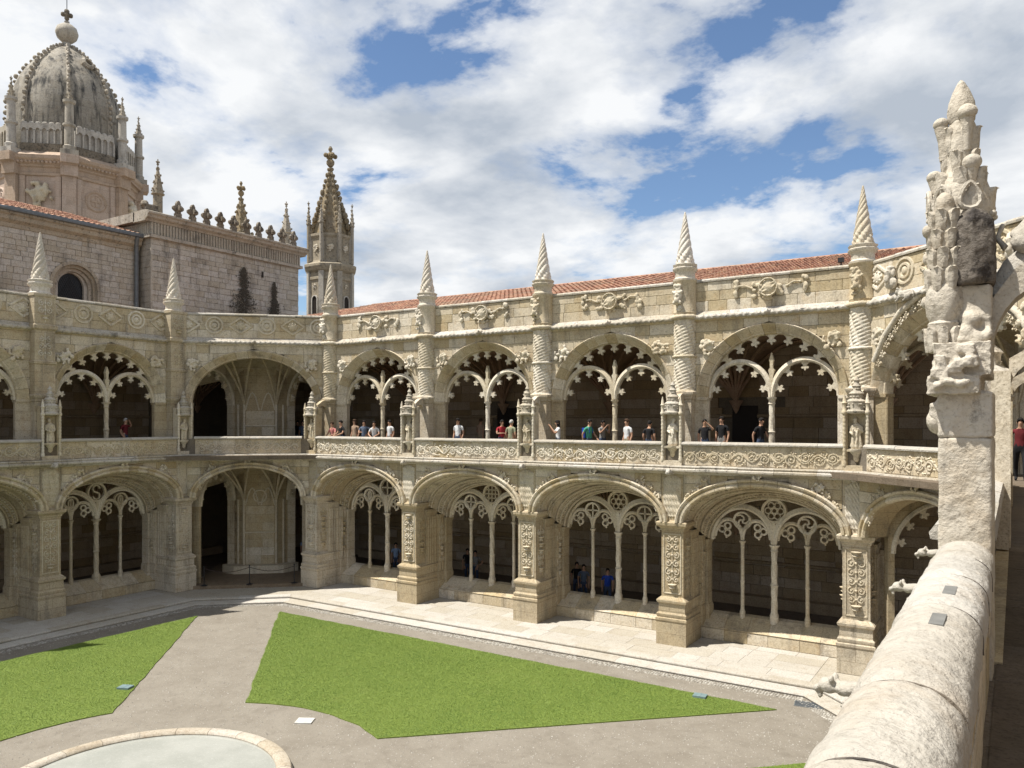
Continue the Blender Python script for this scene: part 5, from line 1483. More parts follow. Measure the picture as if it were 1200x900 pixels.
for k in range(8):
    a = A8[k]; M = Matrix.Rotation(a, 4, 'Z')
    put('pilaster', cached('dpil', lambda: MB().box(R8 - .45, R8 + .22, -.5, .5, 10, 27.4).box(R8 - .4, R8 + .42, -.6, .6, 27.4, 28.3).box(R8 - .4, R8 + .85, -.62, .62, 28.3, 28.95).mesh('pilaster', 'drum_stone')), dome, M=M)
    c = put('column', cached('dcol', lambda: MB().box(-.62, .62, -.62, .62, 28.95, 29.35).lathe([(.42, 29.35), (.45, 29.7), (.34, 29.8), (.34, 31.2), (.46, 31.3), (.46, 31.45), (.32, 31.5), (.30, 33.0), (.44, 33.1), (.46, 33.3), (.25, 33.35)], 12).mesh('column', 'church_stone', 40)), dome, M=M @ Matrix.Translation((R8 + .1, 0, 0)))
    put('finial', cached('dfin', lambda: crocket_spire(.27, 33.3, 34.6, 6, 'church_trim', 'finial')), c)
    # balustrade between columns
    p, q = Vector((*octo(R8 - .1)[k], 0)), Vector((*octo(R8 - .1)[(k + 1) % 8], 0))
    F, l = frame(p, q)

    def bal():
        mm = MB(); nb = 6
        mm.box(.5, l - .5, .12, .3, 29.9, 31.2)
        for i in range(nb):
            w = (l - 1.1) / nb; x = .55 + i * w; arch_wall(mm, x, x + w, 30.9, 31.45, x + w / 2, 30.9, w / 2 - .08, w / 2 - .05, -.1, .1, 10); mm.box(x + w - .06, x + w + .06, -.1, .1, 29.9, 30.95); mm.ball((x + w / 2, 0, 31.5), w * .42, 8, 5, (1, .35, .6))
        return mm.mesh('balustrade', 'church_stone')
    put('balustrade', cached('dbal', bal), dome, M=F); put('balustrade_base', cached('dbalb', lambda: MB().box(.5, l - .5, -.14, .14, 29.25, 29.9).mesh('balustrade_base', 'dark_crest')), dome, M=F)
    # face ornaments
    g, l2 = frame(octo(R8)[k], octo(R8)[(k + 1) % 8])
    G = g @ Matrix.Translation((l2 / 2, 0, 0))
    if k % 2 == 0:
        put('round_medallion', cached('dmed', lambda: MB().tube([(.75 * cos(i * pi / 12), .02, 25.9 + .75 * sin(i * pi / 12)) for i in range(25)], .12, 6).tube([(.45 * cos(i * pi / 12), .02, 25.9 + .45 * sin(i * pi / 12)) for i in range(25)], .06, 6).box(-.07, .07, -.06, .05, 25.5, 26.3).box(-.4, .4, -.06, .05, 25.83, 25.97).mesh('round_medallion', 'drum_stone', 50)), dome, M=G)
    else:
        wn = put('arched_window', cached('dwin', lambda: arch_sweep(MB().box(-1.05, 1.05, -.03, .2, 18, 23.2), [(-1.0, -.03), (.01, -.03), (.01, .2), (-1.0, .2)], 0, 23.2, 1.05, 1.05, 0, pi, 16).mesh('arched_window', 'church_trim')), dome, M=G)
        put('window_hood', cached('dhood', lambda: arch_sweep(MB(), [(0, -.2), (.35, -.25), (.4, .1), (0, .1)], 0, 23.2, 1.1, 1.15, 0, pi, 18).mesh('window_hood', 'drum_stone', 40)), wn)
        put('carving', boss(71, .8), wn, (0, -.05, 26.0), sc=(1.1, 2.5, 1.3))
    for sg in (-1, 1): put('corner_strip', cached('dstr', lambda: MB().box(-.2, .2, -.12, .1, 10, 27.36).mesh('corner_strip', 'drum_stone')), dome, M=g @ Matrix.Translation((l2 / 2 + sg * (l2 / 2 - .75), 0, 0)))
DP = [(4.05, 29.3), (4.12, 30.8), (4.15, 32.0), (4.12, 33.2), (4.02, 34.2), (3.8, 35.2), (3.42, 36.2), (2.9, 37.1), (2.3, 37.9), (1.6, 38.7), (.85, 39.3), (.25, 39.6)]
sh = MB(); rs = []
for r, z in DP:
    ring = []
    for k in range(8):
        for s in (0, .25, .5, .75):
            a = (k + s) * pi / 4; bul = 1 + .035 * sin(s * pi); ring.append((r * bul * cos(a), r * bul * sin(a), z))
    rs.append(ring)
put('dome_shell', sh.rings(rs).mesh('dome_shell', 'dome_stone', 20), dome)
for k in range(8):
    rb = MB(); rb.tube([(r + .0, 0, z) for r, z in DP], .13, 6)
    L_ = [0]; 
    for i in range(26):
        q = i / 25 * (len(DP) - 1.01); j = int(q); f = q - j; r = DP[j][0] + (DP[j + 1][0] - DP[j][0]) * f; z = DP[j][1] + (DP[j + 1][1] - DP[j][1]) * f
        rb.ball((r + .22 + .05 * sin(i * 2.3), .04 * sin(i * 5.1), z + .05), .13 + .05 * (sin(i * 3.7) > .2), 6, 5, (1.1, .8, 1.2))
    put('crocketed_rib', cached('drib', lambda: rb.mesh('crocketed_rib', 'church_trim', 50)), dome, M=Matrix.Rotation(A8[k], 4, 'Z'))
for a, z, r in ((.55, 37.6, 2.5),): put('dormer_vent', MB().lathe([(.5, -.4), (.55, .3), (.4, .45), (.3, .45), (.3, .1)], 10).mesh('dormer_vent', 'church_trim'), dome, M=Matrix.Rotation(a, 4, 'Z') @ Matrix.Translation((r, 0, z)) @ Matrix.Rotation(1.1, 4, 'Y'))
lt = put('lantern', MB().lathe([(.6, 39.4), (.4, 39.7), (.28, 40.0), (.45, 40.1), (.75, 40.4), (.86, 40.75), (.86, 40.9), (.75, 41.25), (.45, 41.5), (.2, 41.6), (.2, 41.8)], 16).mesh('lantern', 'church_stone', 40), dome)
put('cross', MB().ball((0, 0, 42.1), .22, 6, 5).ball((0, 0, 42.6), .24, 6, 5).ball((0, .28, 42.35), .2, 6, 5).ball((0, -.28, 42.35), .2, 6, 5).ball((0, 0, 42.35), .25, 6, 5).mesh('cross', 'dark_crest', 60), lt)
put('lightning_rod', MB().tube([(0, 0, 42.6), (0, 0, 47)], .035, 5).mesh('lightning_rod', 'zinc'), lt)

# ------------------------------------------------------------------ turret
TC = Vector((-51.3, 50.3, 0)); tu = thing('bell_turret', 'slender octagonal bell turret with crocketed ochre spire and corner pinnacles', 'tower', TC, math.atan2(-TC.y, -TC.x) + pi / 8)
m = MB(); m.lathe([(2.0, 8), (2.0, 20.6), (2.1, 20.7), (2.1, 20.9), (2.0, 21.0), (2.0, 21.3), (2.25, 21.5), (2.4, 21.8), (2.4, 22.0), (1.9, 22.25), (1.85, 22.4), (1.85, 24.3), (2.0, 24.5), (2.0, 24.7), (1.6, 24.75)], 8); put('shaft', m.mesh('shaft', 'church_trim'), tu)
put('spire', crocket_spire(1.62, 24.7, 31.0, 8, 'spire_stone', 'spire'), tu)
for k in range(8):
    a = k * pi / 4; M = Matrix.Rotation(a, 4, 'Z')
    put('buttress', cached('tbut', lambda: MB().box(1.8, 2.12, -.22, .22, 8, 21.4).box(1.75, 2.0, -.16, .16, 22.3, 24.7).mesh('buttress', 'church_stone')), tu, M=M)
    put('pinnacle', cached('tpin', lambda: crocket_spire(.20, 25.6, 27.2, 6, 'church_trim', shaft=22.2)), tu, M=M @ Matrix.Translation((2.02, 0, 0)))
    g, l = frame((2.0 * cos(a), 2.0 * sin(a)), (2.0 * cos(a + pi / 4), 2.0 * sin(a + pi / 4)))
    G = g @ Matrix.Translation((l / 2, 0, 0))
    w = put('belfry_opening', cached('tbel', lambda: MB().prism_y([(-.28, 16.5), (.28, 16.5)] + [(.28 * cos(pi * i / 8), 18.9 + .34 * sin(pi * i / 8)) for i in range(9)], -.02, .1).mesh('belfry_opening', 'opening_shade')), tu, M=G)  # solid dark slab, the unlit inside painted as colour
    put('opening_frame', cached('tbf', lambda: arch_sweep(MB(), [(0, -.1), (.1, -.1), (.1, .05), (0, .05)], 0, 18.9, .28, .34, 0, pi, 10).box(-.38, -.28, -.1, .05, 16.5, 18.9).box(.28, .38, -.1, .05, 16.5, 18.9).mesh('opening_frame', 'church_stone')), w)
    put('carved_panel', boss(72, .32), tu, M=G @ Matrix.Translation((0, -.02 + .12, 23.4)))
    put('carved_panel', boss(73, .22), tu, M=G @ Matrix.Translation((0, 0, 20.1)))

# ------------------------------------------------------------------ ground, terrace, steps
GZ = -.22
gnd = put('ground', MB().add([(-400, -400, GZ), (400, -400, GZ), (400, 400, GZ), (-400, 400, GZ)], [(0, 1, 2, 3)]).mesh('ground', 'gravel')); tag(gnd, 'beige gravel ground and paths of the cloister court', kind='structure')
EX, EY = XL + 1.85, FY - 1.85
T = [(-60, -3), (EX, -3), (EX, 23.3), (-29.4, EY), (-5.3, EY), (-2.43, 23.4), (-2.43, -3), (8, -3), (8, 40), (-60, 40)]
ter = put('terrace', MB().prism_z(T, GZ - .2, -.012).mesh('terrace', 'paving')); tag(ter, 'pale stone terrace paving along the cloister wings', kind='structure')
rng = random.Random(31); PS = cached('pslab', lambda: MB().prism_z([(0, 0), (1, 0), (1, 1), (0, 1)], 0, 1).mesh('paving_slab', 'paving'))
y = EY + .36
for d in (.8, .95, .85, .7):
    xs = course_split(-28.9 + (y - EY) * -.3, -5.6, .8, 1.7, rng)
    for a, b in zip(xs, xs[1:]): put('paving_slab', PS, ter, (a + .005, y + .005, -.03), sc=(b - a - .01, d - .01, .03 + rng.uniform(-.002, .003)))
    y += d
x = EX - .36
for d in (.8, .95, .85, .7):
    xs = course_split(5, 23.2, .8, 1.7, rng)
    for a, b in zip(xs, xs[1:]): put('paving_slab', PS, ter, (x - d + .005, a + .005, -.03), sc=(d - .01, b - a - .01, .03 + rng.uniform(-.002, .003)))
    x -= d
stp = put('terrace_steps', MB().prism_z([(p[0] + q[0], p[1] + q[1]) for p, q in zip([(EX, -3), (EX, 23.3), (-29.4, EY), (-5.3, EY), (-2.43, 23.4), (-2.43, -3)], [(.55, 0), (.55, -.3), (.25, -.55), (-.25, -.55), (-.55, -.3), (-.55, 0)])], GZ - .1, GZ - .02).mesh('terrace_steps', 'paving')); tag(stp, 'two low rounded stone steps bordering the terrace', kind='structure')
UPP = [(.36, -.16), (.36, .004), (.05, .004), (-.01, -.01), (-.035, -.045), (-.03, -.085), (0, -.11), (0, -.16)]
LOW = [(.2, -.3), (.2, -.112), (-.58, -.118), (-.63, -.13), (-.65, -.16), (-.63, -.19), (-.61, -.3)]
for nm, prof in (('step_upper', UPP), ('step_lower', LOW)):
    me = MB().prism_x(prof, 0, 1).mesh(nm, 'paving', 40)
    for p, q in (((EX, 2), (EX, 23.3)), ((EX, 23.3), (-29.4, EY)), ((-29.4, EY), (-5.3, EY)), ((-5.3, EY), (-2.43, 23.4))):
        M, l = frame(p, q); xs = course_split(0, l, 1.2, 2.2, rng)
        # y axis of frame must point to the building: left of travel direction
        for a, b in zip(xs, xs[1:]): put('step_stone', me, stp, M=M @ Matrix.Translation((a + .003, 0, rng.uniform(-.004, .003))) @ Matrix.Diagonal((b - a - .006, 1, 1, 1)))


def cobbles():
    m = MB(); r = random.Random(3)
    segs = (((EX + .62, 5), (EX + .62, 23.0)), ((EX + .5, 23.0), (-29.0, EY - .62)), ((-29.1, EY - .66), (-5.6, EY - .66)), ((-5.6, EY - .66), (-3.1, 23.1)))
    for p, q in segs:
        M, l = frame(p, q); x = 0
        while x < l:
            for row in range(4):
                if r.random() < .08: continue
                s = r.uniform(.035, .05); c = M @ Vector((x + r.uniform(-.02, .02), -.05 - row * .095 + r.uniform(-.02, .02), GZ)); h = r.uniform(.012, .03)
                a0 = r.uniform(0, 6); pts = [(c.x + s * cos(a0 + k * pi * 2 / 5), c.y + s * sin(a0 + k * 2 * pi / 5)) for k in range(5)]
                m.add([(u, v, GZ) for u, v in pts] + [(c.x + (u - c.x) * .75, c.y + (v - c.y) * .75, GZ + h) for u, v in pts], [(5, 6, 7, 8, 9)] + [(k, (k + 1) % 5, (k + 1) % 5 + 5, k + 5) for k in range(5)])
            x += .095
    o = put('cobble_strip', m.mesh('cobble_strip', 'cobble')); tag(o, 'strip of small pale cobbles at the foot of the steps', 'cobbles', kind='stuff')


cobbles()


def pebbles(n=26000):
    g = np.random.default_rng(5); P = np.c_[g.uniform(-33, -3, n), g.uniform(8, 25.6, n)]; r = g.uniform(.008, .022, n) * g.choice([1, 1, 1, 1.5], n); a = g.uniform(0, 6.3, n)
    V = np.zeros((n, 4, 3))
    for k in range(3): V[:, k, 0] = P[:, 0] + r * np.cos(a + k * 2.1); V[:, k, 1] = P[:, 1] + r * np.sin(a + k * 2.1); V[:, k, 2] = GZ + .001
    V[:, 3, :2] = P; V[:, 3, 2] = GZ + r * .8
    F = (np.arange(n)[:, None, None] * 4 + np.array([[0, 1, 3], [1, 2, 3], [2, 0, 3]])[None]).reshape(-1, 3)
    me = bpy.data.meshes.new('pebbles'); me.from_pydata(V.reshape(-1, 3).tolist(), [], F.tolist()); me.materials.append(MATS['cobble'])
    tag(put('pebbles', me), 'loose grit scattered on the gravel paths', 'grit', kind='stuff')


pebbles()

# ------------------------------------------------------------------ lawns
CC = Vector((-17.1, 10.7))
arc = [(5.9 * cos(a), 5.9 * sin(a)) for a in [radians(64.6 + (117.7 - 64.6) * i / 14) for i in range(15)]]
LAWN = [(11.1, 13.35), (-10.9, 13.6)] + arc[::-1]


def lawn(ang, label, seed, dens, lim=None):
    c, s = cos(ang), sin(ang); poly = [(CC.x + x * c - y * s, CC.y + x * s + y * c) for x, y in LAWN]
    r = random.Random(seed)
    # slightly wavering edge
    fine = []
    for (x0, y0), (x1, y1) in zip(poly, poly[1:] + poly[:1]):
        n = max(1, int(sqrt((x1 - x0) ** 2 + (y1 - y0) ** 2) / .25))
        for i in range(n):
            x, y = x0 + (x1 - x0) * i / n, y0 + (y1 - y0) * i / n; d = .05 * mnoise.noise(Vector((x * 1.3, y * 1.3, seed))) + .025 * mnoise.noise(Vector((x * 5, y * 5, seed))); fine.append((x + d, y + d))
    rot = np.array(fine); g = np.random.default_rng(seed)
    lo, hi = rot.min(0), rot.max(0)
    if lim: lo = np.maximum(lo, lim[:2]); hi = np.minimum(hi, lim[2:])
    N = int(np.prod(hi - lo) * dens); P = g.uniform(lo, hi, (N, 2)); ins = np.zeros(N, bool); j = len(rot) - 1
    for i in range(len(rot)):
        xi, yi = rot[i]; xj, yj = rot[j]; cnd = ((yi > P[:, 1]) != (yj > P[:, 1])) & (P[:, 0] < (xj - xi) * (P[:, 1] - yi) / (yj - yi + 1e-12) + xi); ins ^= cnd; j = i
    P = P[ins]; N = len(P); P = P + g.normal(0, .022, (N, 2)); a = g.uniform(0, 2 * pi, N); hgt = g.uniform(.008, .019, N); w = g.uniform(.005, .011, N); ln = g.normal(0, .014, (N, 2)); z0 = GZ + .035
    V = np.zeros((N, 3, 3)); V[:, 0, :2] = P + np.c_[np.cos(a), np.sin(a)] * w[:, None]; V[:, 1, :2] = P - np.c_[np.cos(a), np.sin(a)] * w[:, None]; V[:, 2, :2] = P + ln
    V[:, :2, 2] = z0; V[:, 2, 2] = z0 + hgt
    me = bpy.data.meshes.new('grass_blades'); me.vertices.add(3 * N); me.vertices.foreach_set('co', V.ravel()); me.loops.add(3 * N); me.loops.foreach_set('vertex_index', np.arange(3 * N, dtype=np.int32))
    me.polygons.add(N); me.polygons.foreach_set('loop_start', np.arange(0, 3 * N, 3, dtype=np.int32)); me.polygons.foreach_set('loop_total', np.full(N, 3, dtype=np.int32)); me.update(); me.validate()
    me.materials.append(MATS['grass_blade'])
    o = put('lawn', MB().prism_z(fine, GZ - .03, GZ + .03).mesh('lawn', 'soil')); tag(o, label, 'lawn', kind='stuff')
    b = put('grass_blades', me, o); tag(b, kind='stuff')


lawn(0, 'wedge of mown green lawn between the diagonal paths before the sunlit wing', 1, 3200)
lawn(pi / 2, 'green lawn beside the shaded wing, its edge in shadow', 2, 2600, (-40, 8, 0, 40))
lawn(-pi / 2, 'corner of lawn below the near rounded balustrade', 3, 2600, (-9, 14, 0, 40))

# ------------------------------------------------------------------ round basin
ba = thing('fountain_basin', 'round shallow stone basin with rounded rim and pale water', 'basin', (CC.x, CC.y, GZ))
prof = [(3.06, 0), (3.06, .17), (3.09, .21), (3.16, .235), (3.32, .235), (3.40, .21), (3.44, .15), (3.42, .09), (3.38, .06), (3.38, 0)]
nst = 22
seg = MB(); rs = []
for i in range(7):
    a = .002 + (2 * pi / nst - .004) * i / 6; rs.append([(r * cos(a), r * sin(a), z) for r, z in prof])
seg = seg.rings(rs).mesh('rim_stone', 'basin_stone', 35)
for k in range(nst): put('rim_stone', seg, ba, rz=k * 2 * pi / nst)
put('water', MB().lathe([(3.07, .08), (3.07, .14)], 64).mesh('water', 'water'), ba)
put('basin_floor', MB().lathe([(3.07, -.05), (3.07, .02)], 48).mesh('basin_floor', 'basin_stone'), ba)
thing('stone_slab', 'small pale square slab set in the gravel by the basin', 'slab', (-17.19, 15.85, GZ), .5, me=MB().box(-.24, .24, -.20, .20, -.02, .035).mesh('stone_slab', 'slab_white'))
thing('valve_lid', 'blue-grey valve lid in the lawn beside the shaded wing', 'valve lid', (-24.13, 14.66, GZ), .4, group='valve lids in the lawns', me=cached('vlid', lambda: MB().box(-.2, .2, -.16, .16, .0, .09).box(-.03, .03, -.16, .16, .09, .095).mesh('valve_lid', 'lid_blue')))
thing('valve_lid', 'blue-grey valve lid in the pointed tip of the sunlit lawn', 'valve lid', (-8.3, 23.85, GZ), .1, group='valve lids in the lawns', me=CACHE['vlid'])
dr = thing('drain_cover', 'grey metal drain cover set in the gravel by the steps', 'drain cover', (-5.3, 25.0, GZ), .15, me=MB().box(-.42, .42, -.26, .26, -.02, .012).mesh('drain_cover', 'clamp_metal'))
for k in range(7): put('bar', cached('dbar', lambda: MB().box(-.40, .40, -.012, .012, .01, .026).mesh('bar', 'zinc')), dr, (0, -.21 + .07 * k, 0))

# ------------------------------------------------------------------ rope barrier in the shaded corner
M, l = frame((XL, YL0), (XK0, FY)); ps = [M @ Vector((l * q, .38, .16)) for q in (.13, .5, .87)]
for p, lab in zip(ps, ('slim black barrier post beside the shaded wing pier', 'slim black barrier post in the middle of the corner arch', 'slim black barrier post beside the sunlit wing pier')):
    o = thing('barrier_post', lab, 'barrier post', p, group='rope barrier posts in the corner bay', me=cached('bpost', lambda: MB().lathe([(.17, 0), (.17, .02), (.05, .05), (.022, .08), (.022, .9), (.04, .92), (.03, .97)], 12).mesh('barrier_post', 'dark_metal', 40)))
m = MB()
for p, q in zip(ps, ps[1:]): m.tube([tuple(p.lerp(q, s) + Vector((0, 0, .86 - .22 * sin(pi * s)))) for s in [i / 12 for i in range(13)]], .014, 5)
thing('barrier_rope', 'dark rope slung between the three barrier posts', 'rope', me=m.mesh('barrier_rope', 'rope'))

# ------------------------------------------------------------------ people
POSES = {
    'stand': dict(l=((.20, .02, 1.40), (.25, .05, 1.13), (.24, -.05, .88)), r=((-.20, .02, 1.40), (-.25, .05, 1.13), (-.24, -.05, .88)), lean=0),
    'lean': dict(l=((.20, -.06, 1.36), (.28, -.18, 1.12), (.14, -.42, 1.02)), r=((-.20, -.06, 1.36), (-.28, -.18, 1.12), (-.14, -.42, 1.02)), lean=.10),
    'photo': dict(l=((.20, 0, 1.40), (.27, -.16, 1.22), (.10, -.34, 1.50)), r=((-.20, 0, 1.40), (-.27, -.16, 1.22), (-.10, -.34, 1.50)), lean=0),
    'shade': dict(l=((.20, .02, 1.41), (.34, -.10, 1.40), (.12, -.16, 1.62)), r=((-.20, .02, 1.40), (-.25, .06, 1.13), (-.22, -.08, .9)), lean=0),
    'hip': dict(l=((.20, .02, 1.40), (.38, .06, 1.18), (.20, -.02, 1.02)), r=((-.20, .02, 1.40), (-.27, -.12, 1.16), (-.10, -.30, 1.18)), lean=.03),
    'walk': dict(l=((.20, .02, 1.40), (.25, -.10, 1.15), (.22, -.28, .98)), r=((-.20, .02, 1.40), (-.25, .14, 1.15), (-.24, .12, .9)), lean=.02, step=.22),
}


def person_mesh(pose):
    D = POSES[pose]; ln = -D['lean']; st = D.get('step', .05)
    V = []; E_ = []; R = []; B = []

    def add(p, r, par, bone):
        V.append(p); R.append(r); B.append(bone)
        if par is not None: E_.append((par, len(V) - 1))
        return len(V) - 1
    pe = add((0, 0, .96), (.155, .115), None, 'trouser'); w = add((0, ln * .3, 1.10), (.14, .105), pe, 'shirt'); ch = add((0, ln * .8, 1.30), (.165, .115), w, 'shirt'); up = add((0, ln, 1.42), (.10, .085), ch, 'shirt')
    nk = add((0, ln - .01, 1.51), (.052, .055), up, 'skin'); hd = add((0, ln - .03, 1.585), (.068, .082), nk, 'skin'); h2 = add((0, ln - .03, 1.66), (.076, .095), hd, 'skin'); h3 = add((0, ln - .02, 1.735), (.05, .062), h2, 'skin')
    for k, sg in (('l', 1), ('r', -1)):
        a, b, c = [Vector(p) for p in D[k]]
        s = add(tuple(a), (.062, .062), up, 'shirt'); m_ = add(tuple(a.lerp(b, .55)), (.052, .052), s, 'shirt'); e = add(tuple(b), (.042, .042), m_, 'skin'); f = add(tuple(b.lerp(c, .5)), (.038, .038), e, 'skin'); wr = add(tuple(c), (.027, .03), f, 'skin')
        d = (c - b).normalized(); pm = add(tuple(c + d * .07), (.034, .02), wr, 'skin')
        side = d.cross(Vector((0, 0, 1))); side = side.normalized() if side.length > .05 else Vector((1, 0, 0))
        for q, ll in ((-.024, .066), (-.008, .078), (.008, .074), (.024, .058)):
            f1 = add(tuple(c + d * .105 + side * q * 1.1), (.0095, .0095), pm, 'skin'); f2 = add(tuple(c + d * (.105 + ll * .55) + side * q * 1.2 + Vector((0, 0, -.008))), (.0085, .0085), f1, 'skin'); add(tuple(c + d * (.10 + ll) + side * q * 1.2 + Vector((0, 0, -.024))), (.007, .007), f2, 'skin')
        t1 = add(tuple(c + d * .05 + side * sg * .042), (.012, .012), wr, 'skin'); add(tuple(c + d * .09 + side * sg * .058), (.010, .010), t1, 'skin')
    for sg in (1, -1):
        y = -st * sg
        hp = add((.095 * sg, 0, .88), (.095, .10), pe, 'trouser'); kn = add((.105 * sg, y * .6 - .02, .50), (.062, .066), hp, 'trouser'); cf = add((.105 * sg, y * .9 + .02, .32), (.056, .060), kn, 'trouser'); an = add((.105 * sg, y + .03, .09), (.042, .045), cf, 'trouser')
        add((.11 * sg, y - .02, .05), (.046, .042), an, 'shoe'); add((.12 * sg, y - .16, .035), (.042, .033), len(V) - 1, 'shoe')
    me = bpy.data.meshes.new('raw'); me.from_pydata(V, E_, [])
    o = bpy.data.objects.new('tmp', me); COL.objects.link(o)
    sk = o.modifiers.new('s', 'SKIN'); sk.use_smooth_shade = True; sb = o.modifiers.new('b', 'SUBSURF'); sb.levels = 1; sb.render_levels = 1
    if not me.skin_vertices: 
        bpy.context.view_layer.objects.active = o
    for i, sv in enumerate(me.skin_vertices[0].data): sv.radius = R[i]; sv.use_root = (i == 0)
    dg = bpy.context.evaluated_depsgraph_get(); dg.update(); r = bpy.data.meshes.new_from_object(o.evaluated_get(dg)); bpy.data.objects.remove(o)
    r.name = 'person'; r.materials.clear()
    for k in ('skin', 'white_cloth', 'denim', 'black_cloth'): r.materials.append(MATS[k])
    idx = {'skin': 0, 'shirt': 1, 'trouser': 2, 'shoe': 3}
    segs = [(Vector(V[a]), Vector(V[b]), idx[B[b]]) for a, b in E_]
    for p in r.polygons:
        c = p.center; best = 9; bi = 0
        for a, b, i in segs:
            ab = b - a; t = max(0, min(1, (c - a).dot(ab) / max(1e-9, ab.length_squared))); d = (a + ab * t - c).length
            if d < best: best = d; bi = i
        if bi == 0 and abs(c.x) < .2 and c.z < 1.46 and c.z > 1.2 and abs(c.y) < .13: bi = 1
        p.material_index = bi
    r.shade_smooth(); return r


def hair_mesh(kind):
    m = MB(); c = (0, -.015, 1.675); rs = []
    for j in range(8):
        el = radians(-25 + 115 * j / 7) if kind != 'long' else radians(-60 + 150 * j / 7)
        ring = []
        for i in range(14):
            a = 2 * pi * i / 14; front = max(0, -sin(a)); e2 = el if front < .5 or j > 3 else max(el, radians(28))
            rr = 1.0 + .06 * sin(i * 3.1 + j)
            z = c[2] + .112 * sin(e2) * rr - (.18 * (1 - j / 3) * (front < .3) if kind == 'long' and j < 3 else 0)
            ring.append((c[0] + .092 * cos(e2 if j > 2 or kind != 'long' else 0) * cos(a) * rr, c[1] + .112 * cos(e2 if j > 2 or kind != 'long' else 0) * sin(a) * rr, z))
        rs.append(ring)
    m.rings(rs)
    if kind == 'cap': m.box(-.07, .07, -.22, -.08, 1.70, 1.715)
    return m.mesh('hair', 'hair_black', 60)


def face_mesh():
    m = MB(); m.ball((0, -.125, 1.635), .016, 6, 5, (.8, 1.1, 1.6))
    for s in (-1, 1): m.ball((s * .085, -.02, 1.645), .022, 6, 5, (.5, 1, 1.5))
    return m.mesh('nose_and_ears', 'skin', 60)


def person(label, X, Y, z, face, pose, shirt, trouser='denim', hair='hair_black', hk='short', skin='skin', h=1.0, bag=None, grp='visitors in the galleries'):
    o = thing('person', label, 'person', (X, Y, z), face + pi, grp, cached(('pers', pose), lambda: person_mesh(pose)))
    # a figure faces local -y; 'face' is the heading measured from +y
    o.scale = (h, h, h)
    for i, k in enumerate((skin, shirt, trouser, 'black_cloth')): o.material_slots[i].link = 'OBJECT'; o.material_slots[i].material = MATS[k]
    ln = -POSES[pose]['lean']
    hr = put('hair', cached(('hair', hk), lambda: hair_mesh(hk)), o, (0, ln - .01, .01)); hr.material_slots[0].link = 'OBJECT'; hr.material_slots[0].material = MATS[hair]
    fc = put('nose_and_ears', cached('facem', face_mesh), o, (0, ln, 0)); fc.material_slots[0].link = 'OBJECT'; fc.material_slots[0].material = MATS[skin]
    if bag:
        b = thing('backpack', 'blue backpack on the person in the green top', 'backpack', me=cached('bag', lambda: carve(MB().box(-.14, .14, .12, .26, 1.0, 1.42).tube([(-.1, .12, 1.4), (-.11, -.1, 1.44), (-.11, -.13, 1.2)], .02, 6).tube([(.1, .12, 1.4), (.11, -.1, 1.44), (.11, -.13, 1.2)], .02, 6), .02, 'backpack', 'blue_cloth', .01, 8)))
        b.matrix_basis = Matrix.Translation((X, Y, z)) @ Matrix.Rotation(face + pi, 4, 'Z') @ Matrix.Diagonal((h, h, h, 1)); b.material_slots[0].link = 'OBJECT'; b.material_slots[0].material = MATS[bag]
    return o


kc, ks = cos(TH), sin(TH)


def atY(px, Y):
    k = (px - 600) / 924; d = Y / (k * ks + kc); return (k * kc - ks) * d


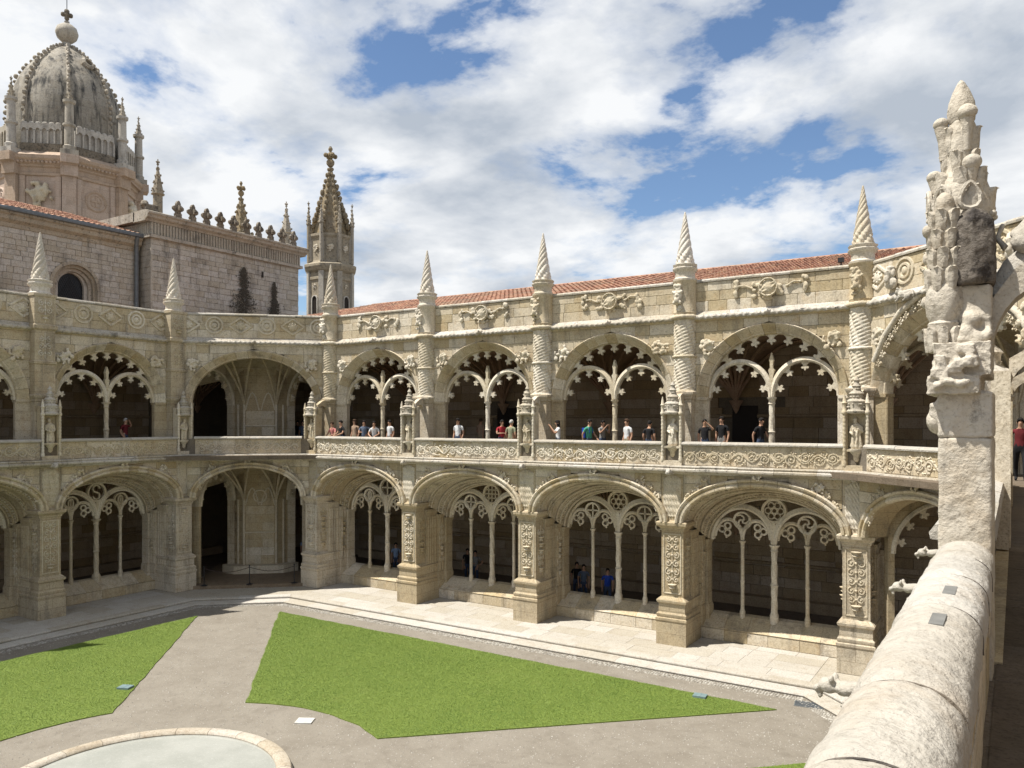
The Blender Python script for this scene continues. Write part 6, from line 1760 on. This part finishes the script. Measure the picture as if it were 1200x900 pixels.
WALK = FY + .85; IN = FY + 3.4
S_ = pi          # facing the court (-y)
for px, Y, face, pose, shirt, tr_, hair, hk, h, lab, bag in (
    (391, WALK, S_, 'lean', 'pink_cloth', 'khaki', 'hair_brown', 'short', .93, 'person in a pink top leaning on the balustrade beside the corner niche post', None),
    (402, WALK, S_ - .3, 'lean', 'black_cloth', 'denim', 'hair_black', 'short', .97, 'person in black leaning on the balustrade next to the pink top', None),
    (416, WALK + .2, S_, 'stand', 'tan_cloth', 'khaki', 'hair_brown', 'long', 1.0, 'person in a sleeveless tan top standing in the first arch', None),
    (427, WALK + .1, S_ + .4, 'hip', 'slate_cloth', 'denim', 'hair_black', 'short', .97, 'person in a slate blue shirt behind the balustrade', None),
    (439, WALK, S_ + .5, 'lean', 'white_cloth', 'denim', 'hair_black', 'short', .95, 'person in a white top leaning before the first slender column', None),
    (457, WALK + .2, S_ - .2, 'stand', 'white_cloth', 'grey_cloth', 'hair_black', 'short', .98, 'person in an open white shirt right of the first slender column', None),
    (537, WALK, S_, 'stand', 'white_cloth', 'denim', 'hair_black', 'cap', 1.02, 'person in a white T-shirt and dark cap in the second arch', None),
    (563, IN + 1, S_ + pi, 'walk', 'tan_cloth', 'khaki', 'hair_brown', 'short', 1.02, 'person in a brown shirt inside the dark second arch', None),
    (588, WALK + .5, S_ + .9, 'hip', 'red_cloth', 'denim', 'hair_black', 'short', .98, 'person in a red shirt in the second arch', None),
    (599, WALK + .1, S_ + pi, 'stand', 'olive_cloth', 'khaki', 'hair_grey', 'short', .98, 'grey-haired person in an olive top beside the middle niche post', None),
    (654, WALK, S_ - .9, 'photo', 'white_cloth', 'denim', 'hair_black', 'long', .97, 'long-haired person in white raising a hand by the third arch jamb', None),
    (690, WALK + .5, S_ + 1.4, 'walk', 'green_cloth', 'denim', 'hair_black', 'short', .99, 'person in a green top wearing a blue backpack in the third arch', 'blue_cloth'),
    (706, IN - 1, S_ + 1.2, 'photo', 'grey_cloth', 'denim', 'hair_black', 'short', .97, 'person in grey raising both hands behind the blue backpack', None),
    (735, WALK, S_ - .5, 'stand', 'white_cloth', 'khaki', 'hair_brown', 'short', 1.0, 'person in a loose white shirt right of the third slender column', None),
    (761, WALK + .3, S_ + pi, 'stand', 'black_cloth', 'denim', 'hair_black', 'short', .96, 'person in a black T-shirt seen from behind in the third arch', None),
    (826, WALK, S_ + .2, 'shade', 'black_cloth', 'denim', 'hair_black', 'short', .99, 'person in black shading the eyes with a raised arm', None),
    (846, WALK + .9, S_ - .2, 'stand', 'black_cloth', 'grey_cloth', 'hair_black', 'short', 1.05, 'person in a black T-shirt standing inside the fourth arch', None),
    (891, WALK + 1.2, S_ + 1.2, 'walk', 'black_cloth', 'denim', 'hair_black', 'short', 1.02, 'person in a dark coat walking behind the fourth slender column', None)):
    person(lab, atY(px, Y), Y, UF, face, pose, shirt, tr_, hair, hk, h=h, bag=bag)
kq = (141 - 600) / 924; dq = -37.0 / (kq * kc - ks)
person('person in a maroon shirt raising a hand in the shaded upper arch', -36.6, (kq * ks + kc) * dq, UF, -pi / 2 + .4, 'shade', 'maroon_cloth', 'denim', 'hair_grey', h=1.03)
for px, s, lab in ((343, 'grey_cloth', 'person in grey inside the dark side arch of the corner bay'), (349, 'black_cloth', 'person in black inside the dark side arch of the corner bay'), (355, 'slate_cloth', 'person in slate blue inside the dark side arch of the corner bay')):
    person(lab, atY(px, 31.6), 31.6, UF, S_ + .4, 'stand', s, h=.96)
person('person in dark clothes walking at the end of the near walk', .10, 26.6, UF, S_, 'walk', 'maroon_cloth', 'black_cloth', h=1.0)
for px, Y, shirt, pose, lab in ((676, 32.6, 'black_cloth', 'walk', 'person in black in the lower gallery of the third bay'), (684, 32.2, 'slate_cloth', 'stand', 'person with a slate top in the lower gallery of the third bay'), (712, 31.9, 'blue_cloth', 'walk', 'person in bright blue in the lower gallery of the third bay'),
                        (548, 33.0, 'black_cloth', 'stand', 'person in black in the lower gallery of the second bay'), (557, 32.7, 'grey_cloth', 'hip', 'person in grey in the lower gallery of the second bay'), (464, 32.5, 'sky_cloth', 'stand', 'person in pale blue in the lower gallery of the first bay'),
                        (357, 31.0, 'sky_cloth', 'walk', 'person in pale blue stepping behind the corner pier')):
    person(lab, atY(px, Y), Y, .05 if px > 400 else .16, S_ + .5, pose, shirt, grp='visitors in the lower gallery')
